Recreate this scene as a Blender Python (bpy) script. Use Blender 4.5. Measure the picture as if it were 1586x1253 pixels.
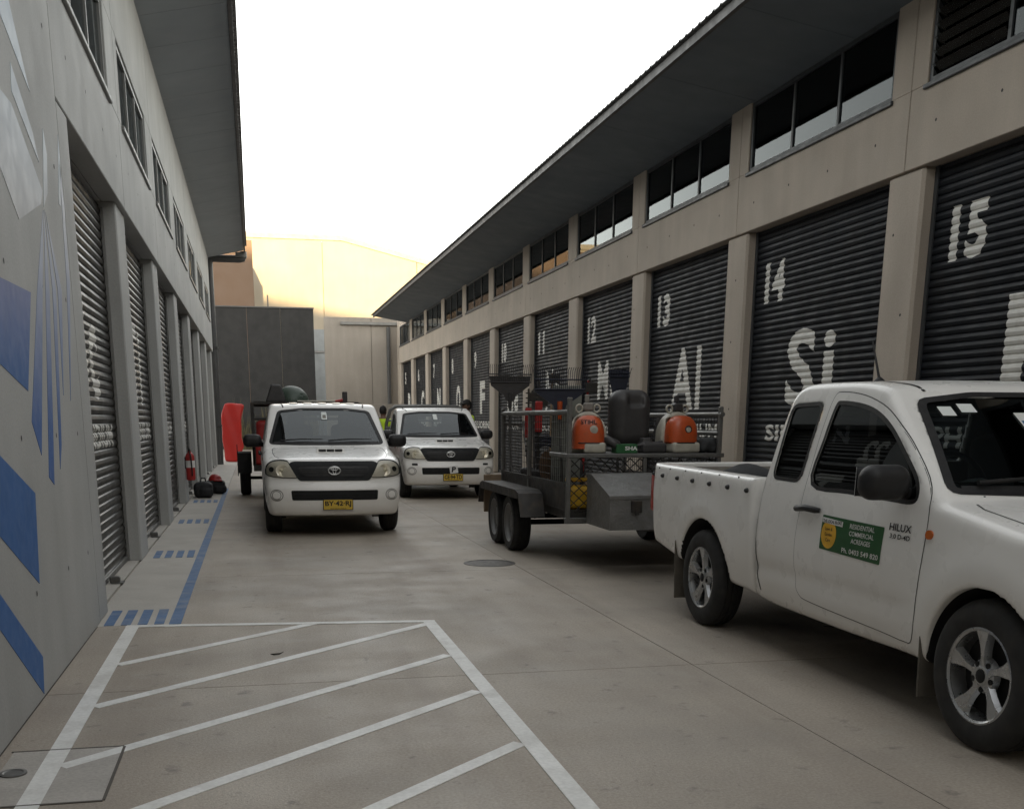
import bpy, bmesh, math, random
import numpy as np
from mathutils import Vector, Matrix
from mathutils.geometry import delaunay_2d_cdt

for _o in list(bpy.data.objects):
    bpy.data.objects.remove(_o)
SC = bpy.context.scene
COL = SC.collection
rad = math.radians

# ------------------------------------------------------------------ camera
cam = bpy.data.cameras.new('camera')
cam.sensor_fit = 'HORIZONTAL'; cam.sensor_width = 36.0
cam.lens = 1632.56 / 1586.0 * 36.0
cam.shift_x = (793.0 - 753.44) / 1586.0
cam.shift_y = (1053.66 - 626.5) / 1586.0
cam.clip_start = 0.05; cam.clip_end = 3000
camo = bpy.data.objects.new('camera', cam); COL.objects.link(camo)
_yaw, _pit, _rol, _h = 0.2113, 0.2428, 0.003, 1.4517
_r = Vector((math.cos(_yaw), -math.sin(_yaw), 0)); _f = Vector((math.sin(_yaw), math.cos(_yaw), 0)); _u = Vector((0, 0, 1))
_f2 = _f*math.cos(_pit) - _u*math.sin(_pit); _u2 = _u*math.cos(_pit) + _f*math.sin(_pit)
_r3 = _r*math.cos(_rol) + _u2*math.sin(_rol); _u3 = _u2*math.cos(_rol) - _r*math.sin(_rol)
camo.matrix_world = Matrix(((_r3.x, _u3.x, -_f2.x, 0), (_r3.y, _u3.y, -_f2.y, 0), (_r3.z, _u3.z, -_f2.z, _h), (0, 0, 0, 1)))
SC.camera = camo
SC.render.resolution_x = 1024; SC.render.resolution_y = 808

# ------------------------------------------------------------------ sky, sun, exposure
SUN_EL, SUN_AZ = 9.0, 4.0          # degrees above the horizon; sun stands behind the camera, slightly left
world = bpy.data.worlds.new('World'); SC.world = world; world.use_nodes = True
wn = world.node_tree; wn.nodes.clear()
sky = wn.nodes.new('ShaderNodeTexSky'); sky.sky_type = 'NISHITA'; sky.sun_disc = False
sky.sun_elevation = rad(SUN_EL); sky.sun_rotation = rad(180 + SUN_AZ)
sky.air_density = 1.0; sky.dust_density = 0.6; sky.ozone_density = 0.6
hsv = wn.nodes.new('ShaderNodeHueSaturation'); hsv.inputs['Saturation'].default_value = 0.22
tint = wn.nodes.new('ShaderNodeMix'); tint.data_type = 'RGBA'; tint.blend_type = 'MULTIPLY'; tint.inputs[0].default_value = 1.0; tint.inputs[7].default_value = (1.0, .965, .905, 1)   # even warm white balance
bg = wn.nodes.new('ShaderNodeBackground'); bg.inputs['Strength'].default_value = 0.15
wo = wn.nodes.new('ShaderNodeOutputWorld')
wn.links.new(sky.outputs[0], hsv.inputs['Color']); wn.links.new(hsv.outputs[0], tint.inputs[6]); wn.links.new(tint.outputs[2], bg.inputs[0]); wn.links.new(bg.outputs[0], wo.inputs[0])
sl = bpy.data.lights.new('sun', 'SUN'); sl.energy = 3.0; sl.angle = rad(0.6); sl.color = (1.0, 0.71, 0.36)
so = bpy.data.objects.new('sun', sl); COL.objects.link(so); so.location = (-5, -60, 40)
_d = Vector((math.sin(rad(SUN_AZ))*math.cos(rad(SUN_EL)), math.cos(rad(SUN_AZ))*math.cos(rad(SUN_EL)), -math.sin(rad(SUN_EL))))
so.rotation_euler = _d.to_track_quat('-Z', 'Y').to_euler()
vs = SC.view_settings; vs.view_transform = 'Standard'; vs.look = 'None'; vs.gamma = 1.0; vs.use_curve_mapping = False
vs.exposure = 2.3

# ------------------------------------------------------------------ helpers: objects
def tag(o, label=None, cat=None, group=None, kind=None):
    if label: o['label'] = label
    if cat: o['category'] = cat
    if group: o['group'] = group
    if kind: o['kind'] = kind
    return o
def empty(name, loc, rz=0.0, label=None, cat=None, group=None):
    o = bpy.data.objects.new(name, None); COL.objects.link(o); o.location = loc; o.rotation_euler = (0, 0, rz)
    o.empty_display_size = 0.1
    return tag(o, label, cat, group)
def link(name, me, parent=None, loc=None):
    o = bpy.data.objects.new(name, me); COL.objects.link(o); o.parent = parent
    if loc is not None: o.location = loc
    return o
def mesh(name, V, F, mats, parent=None, smooth=None, mi=None, loc=None):
    me = bpy.data.meshes.new(name); me.from_pydata([tuple(map(float, v)) for v in V], [], [tuple(int(i) for i in f) for f in F])
    for m in (mats if isinstance(mats, (list, tuple)) else [mats]): me.materials.append(m)
    if mi is not None: me.polygons.foreach_set('material_index', mi)
    if smooth is not None:
        me.polygons.foreach_set('use_smooth', [True]*len(me.polygons))
        if smooth < 179: me.set_sharp_from_angle(angle=rad(smooth))
    me.update()
    return link(name, me, parent, loc)
class MB:
    def __init__(s): s.v = []; s.f = []; s.m = []; s.cm = 0
    def add(s, V, F):
        b = len(s.v); s.v += [tuple(v) for v in V]; s.f += [tuple(b+i for i in f) for f in F]; s.m += [s.cm]*len(F); return s
    def box(s, x0, x1, y0, y1, z0, z1, R=None, c=None):
        V = [Vector((x, y, z)) for x in (x0, x1) for y in (y0, y1) for z in (z0, z1)]
        if R is not None:
            c = Vector(c) if c is not None else sum(V, Vector())/8
            V = [R @ (v-c) + c for v in V]
        return s.add(V, [(0,1,3,2),(4,6,7,5),(0,4,5,1),(2,3,7,6),(0,2,6,4),(1,5,7,3)])
    def bbox(s, x0, x1, y0, y1, z0, z1, b=0.01, R=None):
        # box with chamfered edges
        V = []; hx, hy, hz = (x1-x0)/2, (y1-y0)/2, (z1-z0)/2; c = Vector(((x0+x1)/2, (y0+y1)/2, (z0+z1)/2))
        b = min(b, hx*.45, hy*.45, hz*.45)
        idx = {}
        for sx in (-1, 1):
            for sy in (-1, 1):
                for sz in (-1, 1):
                    for a in range(3):
                        p = [sx*hx, sy*hy, sz*hz]
                        for k in range(3):
                            if k != a: p[k] -= (sx, sy, sz)[k]*b
                        idx[(sx, sy, sz, a)] = len(V); V.append(p)
        F = []
        for a in range(3):
            o1, o2 = [k for k in range(3) if k != a]
            for sg in (-1, 1):
                q = []
                for (e1, e2) in ((-1,-1),(1,-1),(1,1),(-1,1)):
                    k = [0,0,0]; k[a] = sg; k[o1] = e1; k[o2] = e2; q.append(idx[(k[0],k[1],k[2],a)])
                if (sg > 0) != (a == 1): pass
                else: q = q[::-1]
                F.append(q)
        for a in range(3):      # edges along axis a
            o1, o2 = [k for k in range(3) if k != a]
            for e1 in (-1, 1):
                for e2 in (-1, 1):
                    k0 = [0,0,0]; k0[a] = -1; k0[o1] = e1; k0[o2] = e2; k1 = list(k0); k1[a] = 1
                    q = [idx[(*k0, o1)], idx[(*k1, o1)], idx[(*k1, o2)], idx[(*k0, o2)]]
                    F.append(q)
        for sx in (-1, 1):
            for sy in (-1, 1):
                for sz in (-1, 1): F.append([idx[(sx, sy, sz, a)] for a in range(3)])
        V = [Vector(p) for p in V]
        if R is not None: V = [R @ p for p in V]
        V = [p + c for p in V]
        # fix winding outwards
        F2 = []
        for q in F:
            n = (V[q[1]]-V[q[0]]).cross(V[q[2]]-V[q[0]]); m = sum((V[i] for i in q), Vector())/len(q) - c
            F2.append(q if n.dot(m) > 0 else q[::-1])
        return s.add(V, F2)
    def tube(s, pts, r, n=8, closed=False, caps=True):
        P = [Vector(p) for p in pts]; N = len(P); rr = r if isinstance(r, (list, tuple)) else [r]*N
        T = []
        for i in range(N):
            a = P[i-1] if (i > 0 or closed) else P[i]; b = P[(i+1) % N] if (i < N-1 or closed) else P[i]
            T.append((b-a).normalized())
        up = Vector((0, 0, 1)) if abs(T[0].z) < .9 else Vector((1, 0, 0))
        X = T[0].cross(up).normalized(); V = []
        for i in range(N):
            X = (X - T[i]*X.dot(T[i])).normalized(); Y = T[i].cross(X)
            for k in range(n):
                a = 2*math.pi*k/n; V.append(P[i] + X*(math.cos(a)*rr[i]) + Y*(math.sin(a)*rr[i]))
        F = []
        for i in range(N if closed else N-1):
            j = (i+1) % N
            for k in range(n):
                l = (k+1) % n; F.append((i*n+k, i*n+l, j*n+l, j*n+k))
        if caps and not closed: F += [tuple(range(n))[::-1], tuple((N-1)*n+k for k in range(n))]
        return s.add(V, F)
    def lathe(s, prof, o, axis, n=32, full=True):
        # prof: (r, h) along axis from o
        A = Vector(axis).normalized(); up = Vector((0, 0, 1)) if abs(A.z) < .9 else Vector((1, 0, 0))
        X = A.cross(up).normalized(); Y = A.cross(X); o = Vector(o); V = []
        for (r, h) in prof:
            for k in range(n):
                a = 2*math.pi*k/n; V.append(o + A*h + X*(math.cos(a)*r) + Y*(math.sin(a)*r))
        F = []
        for i in range(len(prof)-1):
            for k in range(n):
                l = (k+1) % n; F.append((i*n+k, i*n+l, (i+1)*n+l, (i+1)*n+k))
        return s.add(V, F)
    def disc(s, o, axis, r, n=24):
        return s.lathe([(r, 0), (0.0005, 0)], o, axis, n)
    def prism(s, poly, plane, a, b):
        # poly 2-D; plane 'yz','xz','xy'; extruded from a to b along the third axis
        def mk(p, t): return {'yz': (t, p[0], p[1]), 'xz': (p[0], t, p[1]), 'xy': (p[0], p[1], t)}[plane]
        n = len(poly); V = [mk(p, a) for p in poly] + [mk(p, b) for p in poly]
        F = [tuple(range(n))[::-1], tuple(range(n, 2*n))] + [(i, (i+1) % n, n+(i+1) % n, n+i) for i in range(n)]
        return s.add(V, F)
    def build(s, name, mat, parent=None, smooth=None, loc=None):
        o = mesh(name, s.v, s.f, mat, parent, smooth, s.m if any(s.m) else None, loc)
        bm = bmesh.new(); bm.from_mesh(o.data); bmesh.ops.recalc_face_normals(bm, faces=bm.faces); bm.to_mesh(o.data); bm.free()
        if smooth is not None and smooth < 179: o.data.set_sharp_from_angle(angle=rad(smooth))
        return o

# ------------------------------------------------------------------ helpers: materials
def nn(t, ty, **kw):
    n = t.nodes.new(ty)
    for k, v in kw.items(): setattr(n, k, v)
    return n
def M(name, col, rough=.6, metal=0.0, var=.10, scale=3.0, fine=0.0, fscale=60.0, bump=0.0, bscale=80.0, streak=0.0, coat=0.0,
      spec=.5, rvar=.08, dirt=0.0, dirtcol=(.12, .10, .075), local=False):
    m = bpy.data.materials.new(name); m.use_nodes = True; t = m.node_tree; b = t.nodes['Principled BSDF']; L = t.links
    pos = nn(t, 'ShaderNodeTexCoord').outputs['Object'] if local else nn(t, 'ShaderNodeNewGeometry').outputs['Position']
    def noise(sc, det=5, mapping=None):
        n = nn(t, 'ShaderNodeTexNoise'); n.inputs['Scale'].default_value = sc; n.inputs['Detail'].default_value = det
        if mapping:
            mp = nn(t, 'ShaderNodeMapping'); mp.inputs['Scale'].default_value = mapping; L.new(pos, mp.inputs[0]); L.new(mp.outputs[0], n.inputs['Vector'])
        else: L.new(pos, n.inputs['Vector'])
        return n.outputs['Fac']
    def rng(fac, lo, hi, a=.3, c=.7):
        r = nn(t, 'ShaderNodeMapRange'); r.inputs[1].default_value = a; r.inputs[2].default_value = c
        r.inputs[3].default_value = lo; r.inputs[4].default_value = hi; L.new(fac, r.inputs[0]); return r.outputs[0]
    def mul(a, c):
        n = nn(t, 'ShaderNodeMath', operation='MULTIPLY'); L.new(a, n.inputs[0]); L.new(c, n.inputs[1]); return n.outputs[0]
    f = rng(noise(scale), 1-var, 1+var)
    if fine: f = mul(f, rng(noise(fscale, 3), 1-fine, 1+fine))
    if streak: f = mul(f, rng(noise(2.2, 5, (1.6, 1.6, .18)), 1-streak, 1+streak*.4))
    v = nn(t, 'ShaderNodeVectorMath', operation='SCALE'); v.inputs[0].default_value = col; L.new(f, v.inputs['Scale'])
    out = v.outputs[0]
    if dirt:
        mx = nn(t, 'ShaderNodeMix', data_type='RGBA'); L.new(rng(noise(scale*1.7+.7, 8), 0, dirt, .48, .75), mx.inputs[0])
        L.new(out, mx.inputs[6]); mx.inputs[7].default_value = (*dirtcol, 1); out = mx.outputs[2]
    L.new(out, b.inputs['Base Color'])
    L.new(rng(noise(scale*2.3+1, 4), max(0.02, rough-rvar), min(1, rough+rvar)), b.inputs['Roughness'])
    b.inputs['Metallic'].default_value = metal; b.inputs['Specular IOR Level'].default_value = spec
    if coat: b.inputs['Coat Weight'].default_value = coat; b.inputs['Coat Roughness'].default_value = .08
    if bump:
        bp = nn(t, 'ShaderNodeBump'); bp.inputs['Strength'].default_value = bump; bp.inputs['Distance'].default_value = .01
        L.new(noise(bscale, 6), bp.inputs['Height']); L.new(bp.outputs[0], b.inputs['Normal'])
    return m
def glassmat(name, tint, rough=.01, ior=1.5, boost=0.0):
    m = bpy.data.materials.new(name); m.use_nodes = True; t = m.node_tree; t.nodes.clear(); L = t.links
    tr = nn(t, 'ShaderNodeBsdfTransparent'); tr.inputs[0].default_value = (*tint, 1)
    gl = nn(t, 'ShaderNodeBsdfGlossy'); gl.inputs['Roughness'].default_value = rough; gl.inputs[0].default_value = (.9, .95, .97, 1)
    fr = nn(t, 'ShaderNodeFresnel'); fr.inputs[0].default_value = ior
    mx = nn(t, 'ShaderNodeMixShader'); o = nn(t, 'ShaderNodeOutputMaterial')
    L.new(fr.outputs[0], mx.inputs[0]); L.new(tr.outputs[0], mx.inputs[1]); L.new(gl.outputs[0], mx.inputs[2]); L.new(mx.outputs[0], o.inputs[0])
    return m
def ground_mat():
    m = M('lane_concrete', (.39, .343, .288), rough=.62, var=.10, scale=.45, fine=.16, fscale=70, bump=.35, bscale=120, rvar=.12)
    t = m.node_tree; b = t.nodes['Principled BSDF']; L = t.links
    src = b.inputs['Base Color'].links[0].from_socket; pos = nn(t, 'ShaderNodeNewGeometry').outputs['Position']
    def layer(src, sc, lo, hi, amt, col, mp=None, det=6, rough=.6):
        n = nn(t, 'ShaderNodeTexNoise'); n.inputs['Scale'].default_value = sc; n.inputs['Detail'].default_value = det; n.inputs['Roughness'].default_value = rough
        if mp:
            k = nn(t, 'ShaderNodeMapping'); k.inputs['Scale'].default_value = mp; L.new(pos, k.inputs[0]); L.new(k.outputs[0], n.inputs['Vector'])
        else: L.new(pos, n.inputs['Vector'])
        r = nn(t, 'ShaderNodeMapRange'); r.inputs[1].default_value = lo; r.inputs[2].default_value = hi; r.inputs[4].default_value = amt; L.new(n.outputs['Fac'], r.inputs[0])
        x = nn(t, 'ShaderNodeMix', data_type='RGBA'); L.new(r.outputs[0], x.inputs[0]); L.new(src, x.inputs[6]); x.inputs[7].default_value = (*col, 1)
        return x.outputs[2]
    s = layer(src, .7, .45, .72, .42, (.20, .185, .165))
    s = layer(s, .8, .46, .68, .46, (.20, .160, .125), (1.7, .16, 1))            # long rubbed wheel tracks
    s = layer(s, 5.5, .62, .70, .60, (.13, .12, .105))                          # spots
    s = layer(s, 2.2, .60, .70, .30, (.40, .375, .34), det=8)
    s = layer(s, 26, .66, .74, .5, (.12, .11, .10), det=3)
    L.new(s, b.inputs['Base Color'])
    return m
def grad_mat(name, z0, c0, z1, c1, rough=.6):
    # a painted colour fade in the mural itself
    m = M(name, (1, 1, 1), rough=rough, var=.06, scale=5); t = m.node_tree; b = t.nodes['Principled BSDF']; L = t.links
    src = b.inputs['Base Color'].links[0].from_socket
    g = nn(t, 'ShaderNodeNewGeometry'); sp = nn(t, 'ShaderNodeSeparateXYZ'); L.new(g.outputs['Position'], sp.inputs[0])
    r = nn(t, 'ShaderNodeMapRange'); r.inputs[1].default_value = z0; r.inputs[2].default_value = z1; L.new(sp.outputs[2], r.inputs[0])
    x = nn(t, 'ShaderNodeMix', data_type='RGBA'); L.new(r.outputs[0], x.inputs[0]); x.inputs[6].default_value = (*c0, 1); x.inputs[7].default_value = (*c1, 1)
    y = nn(t, 'ShaderNodeMix', data_type='RGBA', blend_type='MULTIPLY'); y.inputs[0].default_value = 1; L.new(x.outputs[2], y.inputs[6]); L.new(src, y.inputs[7])
    L.new(y.outputs[2], b.inputs['Base Color']); return m

K = {}
K['lane'] = ground_mat()
K['joint'] = M('joint_dark', (.10, .09, .08), .9)
K['path'] = M('path_concrete', (.47, .445, .405), .7, var=.07, scale=1.2, fine=.08, bump=.2, dirt=.25, dirtcol=(.28, .26, .23))
K['white_line'] = M('line_paint_white', (.74, .74, .72), .6, var=.05, scale=3, fine=.08, fscale=50, dirt=.55, dirtcol=(.42, .40, .37))
K['blue_line'] = M('line_paint_blue', (.065, .145, .30), .6, var=.10, scale=3, fine=.10, dirt=.6, dirtcol=(.26, .28, .31))
K['conc'] = M('precast_concrete', (.385, .388, .38), .75, var=.09, scale=.9, fine=.06, fscale=70, bump=.18, bscale=50, streak=.07, dirt=.13, dirtcol=(.27, .255, .23))
K['conc_r'] = M('precast_concrete_warm', (.445, .388, .325), .75, var=.09, scale=.9, fine=.06, fscale=70, bump=.18, bscale=50, streak=.08, dirt=.15, dirtcol=(.27, .245, .215))
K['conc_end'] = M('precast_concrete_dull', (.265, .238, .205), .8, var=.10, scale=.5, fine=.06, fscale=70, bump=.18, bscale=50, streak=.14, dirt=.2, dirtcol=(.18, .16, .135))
K['hole'] = M('tie_hole_dark', (.05, .05, .05), .9)
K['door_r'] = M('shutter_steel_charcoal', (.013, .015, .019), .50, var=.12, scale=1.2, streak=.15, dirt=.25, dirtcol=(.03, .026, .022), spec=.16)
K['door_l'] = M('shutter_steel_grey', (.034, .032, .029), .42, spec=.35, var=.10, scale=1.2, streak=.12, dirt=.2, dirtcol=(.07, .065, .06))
K['letter'] = M('shutter_lettering_white', (.66, .65, .61), .55, var=.06, scale=5, dirt=.35, dirtcol=(.35, .33, .29))
K['frame'] = M('window_frame_grey', (.055, .06, .065), .45, metal=.2)
K['frame_l'] = M('window_frame_pale', (.20, .20, .195), .5, metal=.2)
K['pane'] = glassmat('window_glass_tinted', (.45, .48, .50), .015, 1.33)
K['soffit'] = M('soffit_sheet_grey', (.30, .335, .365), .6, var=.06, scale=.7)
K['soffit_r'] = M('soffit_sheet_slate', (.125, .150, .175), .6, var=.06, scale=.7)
K['fascia'] = M('fascia_dark', (.07, .07, .07), .55)
K['roof'] = M('roof_sheet', (.13, .13, .13), .5, metal=.3)
K['pipe'] = M('downpipe_grey', (.055, .055, .055), .5)
K['galv'] = M('galvanised_steel', (.17, .17, .165), .48, metal=.7, var=.12, scale=6, fine=.1, dirt=.3, dirtcol=(.18, .16, .14))
K['charcoal'] = M('charcoal_block_wall', (.021, .021, .021), .85, var=.10, scale=.5, streak=.12)
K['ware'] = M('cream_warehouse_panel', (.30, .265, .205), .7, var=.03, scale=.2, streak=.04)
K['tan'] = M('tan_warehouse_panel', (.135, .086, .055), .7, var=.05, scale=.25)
K['ware_trim'] = M('cream_flashing', (.33, .29, .22), .6)
K['mural_blue'] = grad_mat('mural_blue', 1.65, (.028, .115, .33), 2.35, (.17, .18, .33))
K['mural_fade'] = grad_mat('mural_fade', 1.4, (.045, .12, .34), 2.65, (.42, .44, .50))
K['mural_pale'] = grad_mat('mural_pale', 2.4, (.42, .42, .43), 3.3, (.46, .52, .58))
# ------------------------------------------------------------------ helpers: lettering
def text2d(s, bold=0.02, spacing=1.0):
    cu = bpy.data.curves.new('lettering', 'FONT'); cu.body = s; cu.size = 1; cu.offset = bold; cu.resolution_u = 3; cu.fill_mode = 'FRONT'; cu.space_character = spacing
    ob = bpy.data.objects.new('lettering', cu); COL.objects.link(ob); me = ob.to_mesh()
    V = [(v.co.x, v.co.y) for v in me.vertices]; F = [tuple(p.vertices) for p in me.polygons]
    ob.to_mesh_clear(); bpy.data.objects.remove(ob); bpy.data.curves.remove(cu)
    A = np.array(V); lo, hi = A.min(0), A.max(0); A = (A-lo)/(hi-lo)
    return A, F, (hi-lo)[0]/(hi-lo)[1]
def text_mesh(name, s, w, h, fn, mat, parent, bold=.02, zcuts=None, spacing=1.0):
    # fn(x,y) -> 3-D; x,y centred in metres; zcuts: y values where the sheet behind bends
    A, F, ar = text2d(s, bold, spacing)
    if w is None: w = h*ar
    bm = bmesh.new(); vs_ = [bm.verts.new(((a[0]-.5)*w, (a[1]-.5)*h, 0)) for a in A]
    for f in F:
        try: bm.faces.new([vs_[i] for i in f])
        except ValueError: pass
    if zcuts is not None:
        for c in zcuts:
            if -h/2 < c < h/2:
                bmesh.ops.bisect_plane(bm, geom=bm.verts[:]+bm.edges[:]+bm.faces[:], dist=1e-5, plane_co=(0, c, 0), plane_no=(0, 1, 0))
    for v in bm.verts: v.co = Vector(fn(v.co.x, v.co.y))
    me = bpy.data.meshes.new(name); bm.to_mesh(me); bm.free(); me.materials.append(mat)
    return link(name, me, parent)

# ------------------------------------------------------------------ helpers: implicit surfaces (smooth shapes)
def smax(a, b, k): return np.maximum(a, b) + np.maximum(k-np.abs(a-b), 0)**2/(4*k)
def smin(a, b, k): return -smax(-a, -b, k)
def sstep(a, b, x):
    t = np.clip((x-a)/(b-a), 0, 1); return t*t*(3-2*t)
def poly_sdf(P, x, y):
    P = np.asarray(P, float); d = None; sg = 1.0
    for i in range(len(P)):
        ax, ay = P[i]; bx, by = P[i-1]; ex, ey = bx-ax, by-ay; wx, wy = x-ax, y-ay
        t = np.clip((wx*ex+wy*ey)/(ex*ex+ey*ey+1e-12), 0, 1); q = (wx-ex*t)**2+(wy-ey*t)**2
        d = q if d is None else np.minimum(d, q)
        c1, c2, c3 = y >= ay, y < by, ex*wy > ey*wx
        sg = np.where((c1 & c2 & c3) | (~c1 & ~c2 & ~c3), -sg, sg)
    return sg*np.sqrt(d)
class Tab:   # 2-D distance table with bilinear lookup
    def __init__(s, P, lo, hi, h=.006):
        s.lo = lo; s.h = h; s.n = [int((hi[i]-lo[i])/h)+2 for i in (0, 1)]
        x = lo[0]+h*np.arange(s.n[0])[:, None]; y = lo[1]+h*np.arange(s.n[1])[None, :]; s.T = poly_sdf(P, x, y)
    def __call__(s, x, y):
        u = np.clip((x-s.lo[0])/s.h, 0, s.n[0]-1.001); v = np.clip((y-s.lo[1])/s.h, 0, s.n[1]-1.001)
        i = u.astype(int); j = v.astype(int); a = u-i; b = v-j; T = s.T
        return (T[i, j]*(1-a)+T[i+1, j]*a)*(1-b) + (T[i, j+1]*(1-a)+T[i+1, j+1]*a)*b
def spline(P, n=6, closed=True):
    P = [np.array(p, float) for p in P]; N = len(P); out = []
    for i in range(N if closed else N-1):
        a, b, c, d = (P[(i+k) % N] if closed else P[min(max(i+k, 0), N-1)] for k in (-1, 0, 1, 2))
        for q in range(n):
            t = q/n; out.append(.5*((2*b)+(c-a)*t+(2*a-5*b+4*c-d)*t*t+(3*b-a-3*c+d)*t**3))
    if not closed: out.append(P[-1])
    return [tuple(o) for o in out]
def rpoly(P, r, n=4):
    # polygon with rounded corners
    P = [np.array(p, float) for p in P]; out = []; N = len(P)
    for i in range(N):
        a, b, c = P[i-1], P[i], P[(i+1) % N]; u = a-b; w = c-b; lu, lw = np.linalg.norm(u), np.linalg.norm(w)
        k = min(r, lu*.45, lw*.45); p0, p1 = b+u/lu*k, b+w/lw*k
        for q in range(n+1):
            t = q/n; out.append(tuple((1-t)**2*p0+2*t*(1-t)*b+t*t*p1))
    return out
def rbox(x, y, z, c, hf, r):
    dx, dy, dz = np.abs(x-c[0])-hf[0]+r, np.abs(y-c[1])-hf[1]+r, np.abs(z-c[2])-hf[2]+r
    return np.sqrt(np.maximum(dx, 0)**2+np.maximum(dy, 0)**2+np.maximum(dz, 0)**2)+np.minimum(np.maximum(dx, np.maximum(dy, dz)), 0)-r
def caps(x, y, z, a, b, ra, rb=None):
    rb = ra if rb is None else rb; d = np.subtract(b, a); L2 = float(d@d)
    t = np.clip(((x-a[0])*d[0]+(y-a[1])*d[1]+(z-a[2])*d[2])/L2, 0, 1)
    return np.sqrt((x-a[0]-d[0]*t)**2+(y-a[1]-d[1]*t)**2+(z-a[2]-d[2]*t)**2)-(ra+(rb-ra)*t)
def elli(x, y, z, c, r):
    k = np.sqrt(((x-c[0])/r[0])**2+((y-c[1])/r[1])**2+((z-c[2])/r[2])**2); return (k-1)*min(r)
def gradf(f, p, e=.004):
    x, y, z = p.T
    return np.stack([f(x+e, y, z)-f(x-e, y, z), f(x, y+e, z)-f(x, y-e, z), f(x, y, z+e)-f(x, y, z-e)], -1)/(2*e)
def surf(f, lo, hi, h, newton=3):
    n = [int(math.ceil((hi[i]-lo[i])/h))+1 for i in range(3)]
    ax = [lo[i]+h*np.arange(n[i]) for i in range(3)]
    F = np.broadcast_to(f(ax[0][:, None, None], ax[1][None, :, None], ax[2][None, None, :]), n)
    S = F < 0; c = [k-1 for k in n]
    cnt = np.zeros(c, int); pos = np.zeros(c+[3]); ne = np.zeros(c)
    for dx in (0, 1):
        for dy in (0, 1):
            for dz in (0, 1): cnt += S[dx:dx+c[0], dy:dy+c[1], dz:dz+c[2]]
    act = (cnt > 0) & (cnt < 8); ids = np.full(c, -1, int); I = np.argwhere(act); ids[act] = np.arange(len(I))
    P = np.zeros((len(I), 3)); W = np.zeros(len(I))
    for a in range(3):
        o = [k for k in range(3) if k != a]
        for e1 in (0, 1):
            for e2 in (0, 1):
                i0 = I.copy(); i0[:, o[0]] += e1; i0[:, o[1]] += e2; i1 = i0.copy(); i1[:, a] += 1
                f0 = F[tuple(i0.T)]; f1 = F[tuple(i1.T)]; m = (f0 < 0) != (f1 < 0)
                t = np.where(m, f0/np.where(m, f0-f1, 1), 0); q = i0.astype(float); q[:, a] += t
                P += q*m[:, None]; W += m
    P = P/W[:, None]*h + np.array(lo)
    for _ in range(newton):
        x, y, z = P.T; v = f(x, y, z); g = gradf(f, P); st = v[:, None]*g/np.maximum((g*g).sum(1), .15)[:, None]
        l = np.linalg.norm(st, axis=1); st *= np.minimum(1, .5*h/np.maximum(l, 1e-9))[:, None]; P = P-st
    Q = []
    for a in range(3):
        o = [k for k in range(3) if k != a]
        sl0 = [slice(None)]*3; sl1 = [slice(None)]*3; sl0[a] = slice(0, -1); sl1[a] = slice(1, None)
        d = S[tuple(sl0)] != S[tuple(sl1)]; E = np.argwhere(d)
        E = E[(E[:, o[0]] > 0) & (E[:, o[1]] > 0) & (E[:, o[0]] < c[o[0]]) & (E[:, o[1]] < c[o[1]])]
        neg = S[tuple(E.T)]
        def at(e1, e2):
            q = E.copy(); q[:, o[0]] -= e1; q[:, o[1]] -= e2; return ids[tuple(q.T)]
        q = np.stack([at(1, 1), at(0, 1), at(0, 0), at(1, 0)], 1)
        flip = neg if a == 1 else ~neg
        q[flip] = q[flip][:, ::-1]; Q.append(q)
    return P, np.concatenate(Q)
def surf_obj(name, f, lo, hi, h, mats, parent=None, matfn=None, smooth=180, newton=3, loc=None, nfn=None):
    V, F = surf(f, lo, hi, h, newton)
    me = bpy.data.meshes.new(name); me.from_pydata(V.tolist(), [], F.tolist())
    ml = mats if isinstance(mats, (list, tuple)) else [mats]
    for m in ml: me.materials.append(m)
    if matfn is not None: me.polygons.foreach_set('material_index', matfn(V[F].mean(1)).astype(int))
    me.polygons.foreach_set('use_smooth', [True]*len(me.polygons))
    if smooth < 179: me.set_sharp_from_angle(angle=rad(smooth))
    me.update()
    if nfn is not None: me.normals_split_custom_set_from_vertices([tuple(n) for n in nfn(V)])
    return link(name, me, parent, loc)

# ------------------------------------------------------------------ ground
RX, LX = 6.5, -1.17
gm = MB(); gm.box(-700, 700, -300, 1100, -.30, -.014)
ground = tag(gm.build('ground', K['lane']), kind='structure')
rows = [-8.5, -2.8, 1.6, 5.88, 10.2, 14.6, 19.0, 23.4, 27.8, 32.2, 36.6, 41.0, 45.4, 49.8]
gj = MB(); gj.box(LX-.02, RX+.5, -8.5, 49.8, -.012, -.006)
gj.build('joint_filler', K['joint'], ground)
for i in range(len(rows)-1):
    for (x0, x1) in ((-.62 if rows[i] > 7 else LX, 2.55), (2.55, RX+.42)):
        y0, y1 = rows[i], rows[i+1]
        if rows[i] < 7 < rows[i+1] and x0 < 0:
            m = MB(); m.prism([(LX+.003, y0+.004), (x1-.004, y0+.004), (x1-.004, y1-.004), (-.614, y1-.004), (-.614, 7.84), (LX+.003, 7.84)], 'xy', -.012, 0)
        else:
            m = MB(); m.box(x0+.0025, x1-.0025, y0+.0035, y1-.0035, -.012, 0)
        m.build('concrete_slab', K['lane'], ground)
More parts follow.
